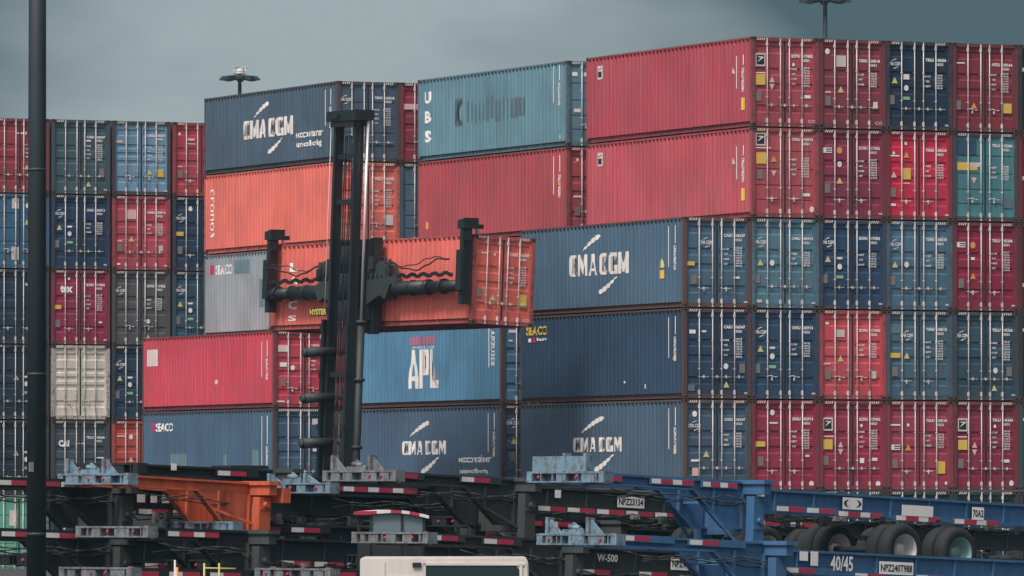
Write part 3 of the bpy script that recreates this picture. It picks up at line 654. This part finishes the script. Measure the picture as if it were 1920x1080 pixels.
# telescopic beams
for s in (-1,1):
    bm=bmesh.new(); y0,y1=sorted((s*.6,s*4.2)); cyl(bm,(.62+lx(9.45),y0,9.45),(.62+lx(9.45),y1,9.45),.235,18); y0,y1=sorted((s*4.2,-6.15 if s<0 else 5.7)); cyl(bm,(.62+lx(9.45),y0,9.45),(.62+lx(9.45),y1,9.45),.19,18)
    for k in range(5): 
        yy=s*(1.4+k*.9); cyl(bm,(.62+lx(9.45),yy-.05,9.45),(.62+lx(9.45),yy+.05,9.45),.26,18)
    build('telescopic_beam',bm,M_STEEL,lift)
    bm=bmesh.new(); y=-6.05 if s<0 else 5.6
    mb(bm,.56,.86,y-.12,y+.12,8.85,11.3); mb(bm,.42,.56,y-.2,y+.1,9.3,10.6)
    ygon(bm,[(y-.2,11.28),(y+.2,11.28),(y+.2,11.55),(y-.2,11.62)],.5,1.05)
    ygon(bm,[(y-.12,11.28),(y+.12,11.28),(y+.12,11.42),(y-.12,11.42)],1.05,1.30)
    mb(bm,.40,.70,y-.3,y-.17,10.9,11.2)
    bmesh.ops.recalc_face_normals(bm,faces=bm.faces)
    arm=build('spreader_arm',bm,M_STEEL,lift)
    bm=bmesh.new(); cyl(bm,(1.12+lx(11.3),y,11.1),(1.12+lx(11.3),y,11.5),.06,8); build('twistlock',bm,M_CHROME,arm)
    for dz,r in ((0,.026),(.12,.018)):
        pts=[]
        for i in range(25):
            t=i/24; yy=s*(1.3+t*4.25); zz=10.28+dz-.16*math.sin(t*math.pi)+.10*math.sin(t*9+dz*9)+.03*math.sin(t*31)
            pts.append((.40+lx(zz)+.05*math.sin(t*13),yy,zz))
        bm=bmesh.new(); tube(bm,pts,r,6); build('hydraulic_hose',bm,M_RUB,lift)
    # chain links of the energy chain: small loops hanging
    bm=bmesh.new()
    for i in range(24):
        yy=s*(2.4+i*.135); zz=9.86+.04*math.sin(i*1.3); mb(bm,.5,.60,yy-.03,yy+.03,zz-.07,zz+.05)
    build('energy_chain',bm,M_RUB,lift)
# body
bm=bmesh.new(); prism(bm,[(-7.2,.8),(-.9,.7),(-.6,1.3),(-.9,2.0),(-4.8,2.2),(-5.0,2.7),(-7.2,2.6)],-1.1,1.1); box(bm,-5.6,-1.0,-1.5,-1.1,1.0,1.8); box(bm,-5.6,-1.0,1.1,1.5,1.0,1.8)
build('body',bm,M_STEEL2,lift)
bm=bmesh.new(); prism(bm,[(-4.4,2.2),(-2.6,2.05),(-2.5,3.0),(-2.9,3.7),(-4.3,3.7)],-.6,.6); cb=build('cab',bm,M_STEEL,lift)
for x0,x1,y,yy in ((-4.2,-2.9,-.61,-.605),):
    bm=bmesh.new(); box(bm,x0,x1,y,yy,2.7,3.55); build('window',bm,M_GLASS,cb)
def wheel(parent,x,y,z,r,w,rimm,axis='y',dish=.1,rr=.56):
    bm=bmesh.new(); n=40
    pr=[(rr*r,-w/2+.02),(rr*r+.03,-w/2),(.86*r,-w/2-.005),(.97*r,-w/2+.03),(r,-w/2+.07),(r,w/2-.07),(.97*r,w/2-.03),(.86*r,w/2+.005),(rr*r+.03,w/2),(rr*r,w/2-.02)]
    ring=[]
    for i in range(n):
        t=2*math.pi*i/n; ring.append([bm.verts.new((q*math.cos(t),a,q*math.sin(t))) for q,a in pr])
    for i in range(n):
        j=(i+1)%n
        for k in range(len(pr)): 
            k2=(k+1)%len(pr); f=bm.faces.new((ring[i][k],ring[i][k2],ring[j][k2],ring[j][k])); f.smooth=True
    bmesh.ops.recalc_face_normals(bm,faces=bm.faces)
    wl=obj('wheel',mesh(bm,'wheel',(M_RUB,)),parent,(x,y,z)); 
    bm=bmesh.new(); pr=[(rr*r+.012,-w/2-.012),(rr*r-.02,-w/2+.005),(rr*r-.05,-w/2+dish),(rr*r*.5,-w/2+dish+.05),(rr*r*.42,-w/2+dish),(rr*r*.40,-w/2+dish-.09),(0.01,-w/2+dish-.09)]
    ring=[]
    for i in range(n):
        t=2*math.pi*i/n; ring.append([bm.verts.new((q*math.cos(t),a,q*math.sin(t))) for q,a in pr])
    for i in range(n):
        j=(i+1)%n
        for k in range(len(pr)-1): f=bm.faces.new((ring[i][k],ring[j][k],ring[j][k+1],ring[i][k+1])); f.smooth=True
    bmesh.ops.recalc_face_normals(bm,faces=bm.faces)
    for i in range(8):
        t=2*math.pi*i/8; q=rr*r*.6; cyl(bm,(q*math.cos(t),-w/2+dish+.03,q*math.sin(t)),(q*math.cos(t),-w/2+dish-.02,q*math.sin(t)),.02,6)
    obj('rim',mesh(bm,'rim',(rimm,)),wl); return wl
M_RIM=mat('white_rim',(.62,.58,.56),.4,.1,'paint',.7); M_RIMT=mat('teal_rim',(.22,.36,.36),.45,.1,'paint',.8)
for x in (-1.3,-6.0):
    for y in (-1.3,1.3): wheel(lift,x,y,.8,.8,.5,M_RIM)

# ------------------------------------------------------------------ lamp poles
M_POLE=mat('dark_pole_paint',(.013,.025,.032),.6,0,'paint',.35); M_LAMP=mat('floodlight_housing',(.03,.05,.055),.5,0,'paint',.3); M_LENS=mat('floodlight_lens',(.55,.52,.50),.3,0,'plain')
p=at(69,600,112); p.z=0
lp=thing('lamp_post','thick dark steel lamp post crossing the whole picture at the left','lamp post',p)
bm=bmesh.new(); cyl(bm,(0,0,.05),(0,0,16),.158,20,.125); cyl(bm,(0,0,0),(0,0,.06),.32,16); build('post',bm,M_POLE,lp)
bm=bmesh.new(); box(bm,-.165,-.10,-.14,-.09,2.9,3.05); build('small_plate',bm,M_PLATE,lp)
for z in (1.9,4.4,7.6):
    bm=bmesh.new(); cyl(bm,(0,0,z),(0,0,z+.05),.160-z*.0021,20); build('clamp_band',bm,M_STEEL2,lp)
bm=bmesh.new(); tube(bm,[(0,0,15.9),(-1.2,-.4,16.4),(-2.2,-.8,16.45)],.05,8); arm=build('arm',bm,M_POLE,lp)
bm=bmesh.new(); box(bm,-2.9,-2.1,-1.0,-.6,16.35,16.5); build('lamp_head',bm,M_LAMP,arm)
def prism_lamp(bm,w,c,s,h):   # flat tapered floodlight
    beam(bm,(w*.42*c,w*.42*s,h+.10),(w*1.02*c,w*1.02*s,h+.02),.42,.26); beam(bm,(w*1.0*c,w*1.0*s,h+.0),(w*1.12*c,w*1.12*s,h-.04),.30,.12)
def high_mast(px,pytop,Z,label,w):
    q=at(px,pytop,Z); h=q.z; q.z=0
    t=thing('floodlight_mast',label,'light mast',q,group='floodlight masts beyond the stacks')
    bm=bmesh.new(); cyl(bm,(0,0,0),(0,0,h+.35),.28,14,.115); build('pole',bm,M_POLE,t)
    bm=bmesh.new()
    n=12; 
    for i in range(n):
        a=2*math.pi*i/n; b=2*math.pi*(i+1)/n; cyl(bm,(w*.55*math.cos(a),w*.55*math.sin(a),h),(w*.55*math.cos(b),w*.55*math.sin(b),h),.05,6)
    for i in range(4):
        a=math.pi/4+math.pi*i/2; cyl(bm,(0,0,h),(w*.55*math.cos(a),w*.55*math.sin(a),h),.05,6)
    rg=build('lamp_ring',bm,M_POLE,t)
    for i in range(8):
        a=2*math.pi*i/8+.35; c,s=math.cos(a),math.sin(a)
        bm=bmesh.new(); prism_lamp(bm,w,c,s,h); build('floodlight',bm,M_LAMP,rg)
    bm=bmesh.new(); cyl(bm,(0,0,h+.30),(0,0,h+.40),.42,12,.42); cyl(bm,(0,0,h+.40),(0,0,h+.66),.42,12,.16); 
    build('top_cap',bm,M_LENS,t)
    bm=bmesh.new()
    for i in range(4):
        a=math.pi*i/2+.4; c,s=.5*math.cos(a),.5*math.sin(a); cyl(bm,(c,s,h-.05),(c,s,h+.75),.03,6); cyl(bm,(c*.2,s*.2,h+.72),(c*1.3,s*1.3,h+.72),.03,6)
    build('winch_frame',bm,M_LENS,t)
    return t
high_mast(449.5,148,455,'distant floodlight mast with lamp ring above the slate CMA CGM container',1.15)
high_mast(1547,1.5,400,'distant floodlight mast above the dull red container, its head cut by the frame',1.3)


# ------------------------------------------------------------------ chassis trailers stacked in front
CH_A=R(42)
LD=(CR*math.cos(CH_A)+CF*math.sin(CH_A)); HEAD=math.atan2(LD.y,LD.x)
TAPE=[mat('reflective_white',(.80,.75,.74),.4,0,'paint',.3),mat('reflective_red',(.46,.03,.07),.4,0,'paint',.3)]
M_GALV=mat('pale_blue_bolster',(.17,.29,.38),.65,0,'rusty',1.0); M_GREYB=mat('dusty_grey_bolster',(.17,.20,.22),.7,0,'rusty',1.0)
CM={'blue':mat('blue_chassis_paint',lin((60,104,146)),.55,0,'paint',.5),'dark':mat('dark_chassis_paint',(.010,.017,.021),.7,0,'paint',.5),
    'grey':mat('grey_chassis_paint',(.030,.038,.040),.65,0,'paint',.7),'orange':mat('orange_chassis_paint',lin((200,90,52)),.55,0,'paint',.9),'brown':mat('brown_chassis_paint',(.035,.030,.030),.7,0,'rusty',.5)}
M_LEG=mat('worn_grey_leg_paint',(.050,.060,.058),.7,0,'paint',.9); M_HOSE=mat('pink_red_air_hose',(.42,.12,.14),.5,0,'paint',.5)
def chassis(label,px,py,Z,col,gl=3.6,ml=8.4,tilt=2.6,head=None,wheels=(8.0,9.5),tape=(),plates=(),leg=1.6,web=.72,ears=True,texts=(),depth=.46,rim=None,cat='chassis trailer',group='container chassis trailers stacked in front'):
    """origin: near end of the front bolster top. x runs along the frame, y inboard, z up"""
    p=at(px,py,Z); M=CM[col]; ML=M_LEG if col in('dark','grey') else M; HM={'b':M_GALV,'g':M_GREYB,None:M}[head]
    t=thing('chassis_trailer',label,cat,p,(0,R(tilt),HEAD),group)
    # front bolster with pockets, no two alike
    rg=random.Random(int(px)*7+int(py)); bm=bmesh.new(); E0,E1=-.1,2.15
    box(bm,-.13,.13,E0,E1,-.04,0); box(bm,-.13,.13,E0,E1,-.22,-.19); box(bm,.05,.09,E0+.02,E1-.02,-.19,-.04)
    box(bm,-.125,.12,E0,.06,-.19,-.04); box(bm,-.125,.12,E1-.16,E1,-.19,-.04)
    y=.12
    while y<1.85:
        w=rg.choice((.03,.05,.28,.45)); box(bm,-.122+rg.random()*.01,.12,y,min(y+w,1.9),-.19,-.04); y+=w+rg.choice((.1,.2,.3))
    fb=build('front_bolster',bm,HM,t)
    if ears:
        if ears==2:
            bm=bmesh.new(); box(bm,-.12,.0,.5,2.0,.0,.30); box(bm,-.14,.03,.42,.5,0,.36); box(bm,-.14,.03,1.02,1.1,0,.36); build('coupling_box',bm,HM,fb)
        else:
            h=.14+.14*rg.random()
            for y in (.35,1.5):
                bm=bmesh.new(); box(bm,-.12,.04,y+.34,y+.42,0,h+.04)
                A=[(y+.34,0),(y+.34,h),(y,0)]; P0=[bm.verts.new((-.06,a,c)) for a,c in A]; P1=[bm.verts.new((-.02,a,c)) for a,c in A]
                bm.faces.new(P0); bm.faces.new(P1[::-1])
                for i in range(3): bm.faces.new((P0[i],P1[i],P1[(i+1)%3],P0[(i+1)%3]))
                bmesh.ops.recalc_face_normals(bm,faces=bm.faces); build('guide_plate',bm,HM,fb)
            bm=bmesh.new(); box(bm,-.1,.06,.85,1.45,0,.08); cyl(bm,(-.05,1.0,.10),(-.05,1.3,.13),.05,8); beam(bm,(-.05,.9,.05),(.0,1.25,.2),.05,.04); build('coupling_box',bm,HM,fb)
    bm=bmesh.new()
    for y in rg.sample((.35,.7,.9,1.15,1.55,1.8),2): cyl(bm,(-.15,y,-.11),(-.1,y,-.11),.03,8)
    build('lamp',bm,TAPE[1],fb)
    if HM is not M:   # curled air hoses and couplings where the frame leaves the bolster
        bm=bmesh.new()
        for k in range(3):
            c0=Vector((.22+.1*k,.35+.05*k,-.06-.03*k)); r=.07+.02*k
            tube(bm,[c0+Vector((r*1.5*math.cos(q*.7+k),.02*q*.1,r*math.sin(q*.7+k))) for q in range(9)],.016,5)
        build('air_hose',bm,M_HOSE,t)
    # cables and small brackets slung under the frame
    bm=bmesh.new()
    for k in range(3):
        y=.50+.05*k; z=-.30-.05*k; q0=.3+rg.random(); pts=[(q0+j*.45,y,z-.10*abs(math.sin(j*.9+k))-(.28 if q0+j*.45>gl+.3 else 0)) for j in range(int((gl+ml-1.5)/.45))]
        tube(bm,pts,.014,5)
    build('brake_line',bm,M_LEG,t)
    for k in range(6):
        x=gl+.6+rg.random()*max(.5,ml-1.5); bm=bmesh.new(); w=.08+.22*rg.random(); h=.08+.16*rg.random(); box(bm,x,x+w,.40,.52,-.60-h,-.60); cyl(bm,(x+w/2,.38,-.6-h/2),(x+w/2,.40,-.6-h/2),h*.3,8); build('bracket_box',bm,rg.choice((M_LEG,M_LEG,M_PLATE,M_BLK)),t)
    e=gl+ml
    for y in (.62,1.62):
        bm=bmesh.new()
        box(bm,.1,gl+.3,y-.08,y+.08,-.045,0); box(bm,.1,gl-1.3,y-.08,y+.08,-.24,-.20); box(bm,.1,gl+.1,y-.012,y+.012,-.21,-.045)
        build('gooseneck_rail',bm,M,t)
        bm=bmesh.new()
        prism(bm,[(gl-1.35,-.20),(gl-.05,-.20),(gl-.05,-.2-web),(gl-.42,-.2-web)],y-.012,y+.012)
        beam(bm,(gl-1.35,y,-.22),(gl-.42,y,-.22-web),.16,.04); beam(bm,(gl-.45,y,-.22-web),(gl,y,-.22-web),.16,.04); box(bm,gl-.8,gl-.76,y-.08,y+.08,-.2-web*.62,-.2)
        build('gooseneck_web',bm,M,t)
        bm=bmesh.new()
        z0=-.12; d=depth
        box(bm,gl+.25,e,y-.09,y+.09,z0-.05,z0); box(bm,gl+.25,e,y-.09,y+.09,z0-d,z0-d+.05); box(bm,gl+.25,e,y-.012,y+.012,z0-d+.05,z0-.05)
        for k in range(int(ml/1.1)): box(bm,gl+.9+k*1.1,gl+.93+k*1.1,y-.08,y+.08,z0-d+.05,z0-.05)
        rl=build('main_rail',bm,M,t)
    bm=bmesh.new(); box(bm,gl-.02,gl+.27,-.1,2.34,-.06,.02); box(bm,gl+.03,gl+.22,-.05,2.3,-.26,-.06); box(bm,gl+.02,gl+.22,.55,1.72,-.3-web-.05,-.26); build('step_bolster',bm,ML,t)
    for y in (.30,1.80):
        bm=bmesh.new(); box(bm,gl-.02,gl+.27,y-.12,y+.10,-leg,-.3); box(bm,gl+.06,gl+.20,y-.09,y+.07,-leg-.25,-leg); box(bm,gl+.0,gl+.26,y-.14,y+.12,-leg*.55,-leg*.55+.06); cyl(bm,(gl+.13,y-.2,-leg*.45),(gl+.13,y-.1,-leg*.45),.06,10)
        build('landing_leg',bm,ML,t)
    bm=bmesh.new(); beam(bm,(gl+.2,.35,-leg+.1),(gl-1.0,.6,-.3-web*.3),.05,.05); beam(bm,(gl+.2,1.8,-leg+.1),(gl-1.0,1.62,-.3-web*.3),.05,.05); beam(bm,(gl+.13,.3,-leg*.7),(gl+.13,1.8,-leg*.7),.06,.08)
    build('leg_brace',bm,M,t)
    for k in range(int(e/1.4)):
        x=.8+k*1.4; bm=bmesh.new(); zz=-.12 if x<gl-1 else -.40; box(bm,x,x+.08,.6,1.64,zz-.08,zz+.04); build('crossmember',bm,M,t)
    bm=bmesh.new(); box(bm,e,e+.2,-.1,2.34,-.4,-.1); build('rear_bolster',bm,M,t)
    for x in wheels:
        bm=bmesh.new(); cyl(bm,(x,.1,-1.22),(x,2.1,-1.22),.07,10); box(bm,x-.5,x+.5,.55,.68,-1.05,-.95); box(bm,x-.06,x+.06,.5,.72,-1.0,-.55); build('axle',bm,CM['dark'],t)
        for i,y in enumerate((.0,.36,1.9,2.26)):
            wheel(t,x,y,-1.22,.52,.30,(rim if rim and i==0 and x==wheels[-1] else M_RIM),rr=.60,dish=.2)
    for seg in tape:   # (x0,x1,z,n) alternating patches on the near rail
        x0,x1,z,n=seg
        L=(x1-x0)/n
        for k in range(n):
            bm=bmesh.new(); a=x0+k*L; yy=.53 if x0<gl-.2 else .525
            q=min(L,.78)
            box(bm,a,a+q*.42,yy-.004,yy,z,z+.095,0); box(bm,a+q*.42,a+q*.98,yy-.004,yy,z,z+.095,1)
            build('reflective_tape',bm,TAPE,t)
        bm=bmesh.new(); box(bm,x0-.05,x1,yy,yy+.02,z-.02,z+.115); build('tape_backing',bm,M,t)
    for i,(x,z,w,h,txt) in enumerate(plates):
        bm=bmesh.new(); box(bm,x,x+w,.515,.522,z,z+h); pl=build('plate',bm,M_WHITE,t)
        if txt:
            bm=bmesh.new(); put(bm,text_geo(txt,.03),lambda a,b:(x+.04*w+a*w*.92,.512,z+.2*h+b*h*.6)); build('lettering',bm,M_BLK,pl)
    for (x,z,w,h,txt) in texts:
        bm=bmesh.new(); put(bm,text_geo(txt,.02),lambda a,b:(x+a*w,.520 if x>gl else .16,z+b*h)); build('lettering',bm,M_WHITE,t)
    return t
def copy_tree(o,parent=None):
    c=o.copy(); C.objects.link(c)
    if parent: c.parent=parent
    for ch in list(o.children): copy_tree(ch,c)
    return c
# top layer
chA=chassis('bright blue chassis trailer on top of the stack at right with pale round bumper',1135,884,140,'blue',gl=4.25,ml=9.0,tilt=2.4,head='b',ears=2,wheels=(8.2,9.8),rim=M_RIMT,
  tape=((.25,.95,-.15,1),(1.75,2.9,-.15,2),(3.15,4.1,-.15,2),(5.2,6.9,-.55,2),(6.95,8.2,-.58,2),(8.6,9.9,-.60,2),(10.3,11.6,-.60,2)),
  plates=((4.62,-.33,.22,.2,''),(7.05,-.44,.55,.24,'(  )'),(8.75,-.50,.9,.22,''),(10.8,-.50,.34,.26,'70A2')),leg=1.75)
chB=chassis('dark grey chassis trailer with white number plate, left of the blue one',745,882,143,'grey',gl=3.65,ml=9.6,tilt=2.4,head='g',wheels=(10.2,11.7),
  tape=((.25,1.2,-.12,1),(2.2,3.3,-.12,1),(4.3,8.4,-.62,5),(9.3,12.6,-.66,3)),plates=((4.75,-.34,.16,.16,''),(6.5,-.46,.75,.24,'NPZ23154')),leg=1.2)
chC=chassis('lower blue chassis trailer marked 40/45 beneath the stack at right',1158,1001,136,'blue',gl=4.4,ml=9.0,tilt=2.2,head='b',wheels=(),
  tape=((.6,2.0,-.10,1),(2.4,3.9,-.12,1),(5.0,6.4,-.57,1),(6.9,8.1,-.62,1),(8.6,9.5,-.6,1)),plates=((5.35,-.33,.22,.18,''),(5.65,-.42,.2,.28,''),(7.55,-.52,.95,.25,'NPZ240T988')),texts=((6.2,-.50,.62,.30,'40/45'),),leg=1.6)
chD=chassis('low dark chassis trailer with white number plate under the grey one',805,998,138,'grey',gl=3.95,ml=9.0,tilt=2.2,head='g',ears=False,wheels=(9.6,),
  tape=((.45,1.4,-.13,1),(1.9,2.9,-.15,1),(4.5,7.6,-.66,2)),plates=((6.9,-.50,.85,.25,'NPZ4U0070'),),texts=((4.9,-.40,.55,.15,'W-500'),),leg=1.4)
chE=chassis('orange chassis trailer with pale blue front bolster, left of centre',244,888,142,'orange',gl=3.55,ml=.35,tilt=2.6,head='b',wheels=(),texts=((3.62,-.95,.05,.5,'I'),),leg=1.0,web=.85)
chF=chassis('black chassis trailer with pale blue bolster and a yellow round sticker',622,905,146.5,'dark',gl=3.9,ml=8.6,tilt=1.4,head='b',wheels=(10.6,),
  tape=((.1,2.8,-.15,4),),leg=1.4)
chG=chassis('black chassis trailer with stickers along its beam above the orange one',262,868,145,'dark',gl=4.0,ml=8.0,tilt=1.8,head=None,ears=False,wheels=(),
  tape=((2.5,3.6,-.16,1),),plates=((.1,-.17,.22,.14,''),(.38,-.17,.15,.14,''),(1.25,-.10,.14,.14,'')),leg=1.2)
chH=chassis('black chassis trailer running behind the thick lamp post, tape along its beam',-70,890,141,'dark',gl=4.2,ml=8.5,tilt=1.4,head=None,ears=False,wheels=(9.5,),
  tape=((1.3,3.7,-.16,3),(4.9,7.6,-.65,3)),plates=((4.85,-.42,.2,.16,''),(5.2,-.42,.16,.16,''),(5.5,-.42,.18,.16,'')),leg=1.5)
chI=chassis('black chassis trailer with long grey front bolster at lower left',281,987,139,'dark',gl=2.95,ml=8.5,tilt=1.8,head='g',ears=False,wheels=(8.8,),
  tape=((.9,2.2,-.16,2),(3.8,6.4,-.66,3)),leg=1.3)
chJ=chassis('black chassis trailer low at far left below the taped beam',-80,986,138,'dark',gl=4.2,ml=8.5,tilt=1.6,head=None,ears=False,wheels=(9.5,),
  tape=((1.5,3.7,-.16,2),(5.1,7.4,-.70,2)),leg=1.4)
chK=chassis('black chassis trailer with blue bolster below the orange leg',440,978,144,'dark',gl=4.1,ml=8.0,tilt=1.6,head='b',ears=False,wheels=(9.5,),tape=((.9,3.0,-.16,2),),leg=1.4)
chL=chassis('bottom chassis trailer with pale bolster at the lower frame edge',622,1066,137,'dark',gl=3.8,ml=8.4,tilt=1.2,head='g',ears=False,wheels=(9.0,),tape=((.3,3.4,-.16,3),),leg=1.0)
chM=chassis('bottom chassis trailer with scuffed bolster at lower left edge',250,1064,138,'dark',gl=3.8,ml=8.4,tilt=1.2,head='g',ears=False,wheels=(9.0,),tape=((.3,3.4,-.16,3),),leg=1.0)
# rows of dark chassis deeper in the stacks
proto=chassis('black chassis trailer deep in the stacks behind the front row',480,925,152,'dark',gl=3.9,ml=8.6,tilt=1.5,head=None,ears=False,wheels=(9.4,10.9),tape=((.6,3.2,-.14,3),(4.6,8.2,-.62,4)),leg=1.5,group='dark chassis deep in the stacks')
for i,(px,py,Z) in enumerate([(300,1035,151),(560,940,156),(640,1015,150),(800,925,158),(880,1030,151),(1010,945,152),(1120,1040,150),(1240,960,156),(1380,1020,150),(1480,1045,148),(350,1068,146),(720,1075,147),(1000,1068,145)]):
    c=copy_tree(proto); c.location=at(px,py,Z)

for i,(px,py,Z) in enumerate([(120,1040,142),(560,985,148),(900,968,148),(1190,1012,145),(760,1040,142),(420,1050,141)]):
    c=copy_tree(proto); c.location=at(px,py,Z); c.rotation_euler.y=R(.6+.5*i)
# ------------------------------------------------------------------ vehicles and small things low in the frame
M_CREAM=mat('cream_vehicle_paint',lin((214,204,198)),.45,0,'paint',.3)
p=at(675,1045,75); zr=p.z; p.z=0
van=thing('utility_truck','cream utility truck, only its boxy cab roof and window rising into the frame','truck',p,(0,0,-YAW))
w=1.76
bm=bmesh.new()
prism(bm,[(0,.45),(w+.35,.45),(w+.35,.95),(w+.02,1.05),(w,zr-.05),(w-.02,zr-.01),(w-.05,zr),(.03,zr),(.005,zr-.015),(0,zr-.05)],0,1.5)
bmesh.ops.bevel(bm,geom=[e for e in bm.edges if abs(e.verts[0].co.y-e.verts[1].co.y)<1e-4],offset=.015,segments=2,affect='EDGES')
body=build('cab',bm,M_CREAM,van)
bm=bmesh.new(); prism(bm,[(.69,1.08),(w-.09,1.08),(w-.09,zr-.13),(w-.13,zr-.085),(.69,zr-.085)],-.004,.03); build('window',bm,M_GLASS,body)
bm=bmesh.new()
for x0,x1,z0,z1 in ((.66,w-.04,zr-.085,zr-.06),(.66,.69,.5,zr-.06),(w-.09,w-.06,.9,zr-.07)): box(bm,x0,x1,-.016,.01,z0,z1)
box(bm,.255,.262,-.008,.01,.5,zr-.05); box(bm,.3,.6,-.008,.01,zr-.20,zr-.192)
build('window_frame',bm,M_CREAM,body)
bm=bmesh.new(); box(bm,.55,.64,-.03,0,zr-.10,zr-.055); build('door_hinge',bm,CM['dark'],body)
bm=bmesh.new(); box(bm,-1.9,-.02,0,1.5,.5,.6); box(bm,-1.9,-.02,0,.04,.6,.95); box(bm,-1.9,-.02,1.46,1.5,.6,.95); box(bm,-1.94,-1.9,0,1.5,.5,.95); build('cargo_bed',bm,M_CREAM,van)
for x in (-1.2,w-.3):
    for y in (.15,1.35): wheel(van,x,y,.3,.3,.2,M_RIM)
# yard tractor between the stacked chassis
p=at(694,957,140.4); zr=p.z; p.z=0
yt=thing('yard_tractor','small yard tractor cab with red and white striped roof edge among the dark chassis','tractor',p,(0,0,-YAW+R(14)))
bm=bmesh.new()
for x in (0,.62,1.06): box(bm,x,x+.05,0,.05,1.2,zr-.06); box(bm,x,x+.05,1.1,1.15,1.2,zr-.06)
box(bm,0,1.11,0,1.15,.6,1.75); build('cab_frame',bm,M_STEEL2,yt)
bm=bmesh.new(); box(bm,.05,1.06,.02,.03,1.75,zr-.06); build('window',bm,mat('hazy_window',(.16,.22,.25),.15,0,'plain'),yt)
bm=bmesh.new()
prof_=[(-.06,zr-.07),(.5,zr+.06),(1.17,zr-.1)]
for k,(x0,x1) in enumerate(((-.06,.12),(.12,.40),(.40,.62),(.62,.78),(.78,.98),(.98,1.17))):
    f=lambda x: zr-.03+.07*math.sin((x+.06)/1.23*math.pi)-.06*x
    vs=[(x0,f(x0)-.06),(x1,f(x1)-.06),(x1,f(x1)),(x0,f(x0))]; prism(bm,vs,-.06,1.2,1-k%2)
build('roof',bm,TAPE,yt)
for x in (.1,1.0): wheel(yt,x,.15,.5,.5,.3,M_RIM)
M_YP=mat('yellow_rail_paint',lin((205,195,110)),.5,0,'paint',.5)
p=at(383,1056,118); zr=p.z; p.z=0
yr=thing('guard_rail','thin pale yellow guard rail with two posts at the bottom edge','guard rail',p,(0,0,-YAW))
for x in (0,.245):
    bm=bmesh.new(); cyl(bm,(x,0,0),(x,0,zr),.016,8); build('post',bm,M_YP,yr)
bm=bmesh.new(); cyl(bm,(0,0,zr-.08),(.52,0,zr-.09),.012,8); cyl(bm,(0,0,zr-.6),(.52,0,zr-.6),.012,8); build('rail',bm,M_YP,yr)
p=at(328,1050,118); zr=p.z; p.z=0
mk=thing('marker_post','slim pale post with orange sleeve at the bottom edge, left of the yellow rail','post',p)
bm=bmesh.new(); cyl(bm,(0,0,0),(0,0,zr),.018,8); build('post',bm,M_BAR,mk)
bm=bmesh.new(); cyl(bm,(.03,0,0),(.03,0,zr-.12),.03,8); build('sleeve',bm,M_ORA,mk)
# ------------------------------------------------------------------ ground
M_ASPH=mat('asphalt',(.045,.047,.048),.85,0,'paint',.5)
bm=bmesh.new(); box(bm,-2500,2500,-600,3500,-.5,0); struct(build('ground',bm,M_ASPH))

# ------------------------------------------------------------------ haze
hm=bpy.data.materials.new('haze'); hm.use_nodes=True; t_=hm.node_tree; t_.nodes.clear()
o_=N(t_,'ShaderNodeOutputMaterial'); v_=N(t_,'ShaderNodeVolumePrincipled'); v_.inputs['Color'].default_value=(.50,.78,.95,1); v_.inputs['Density'].default_value=.0001
t_.links.new(v_.outputs[0],o_.inputs['Volume'])
bm=bmesh.new(); box(bm,-260,260,-260,330,-1.5,60); hz=build('haze',bm,hm); hz['kind']='stuff'
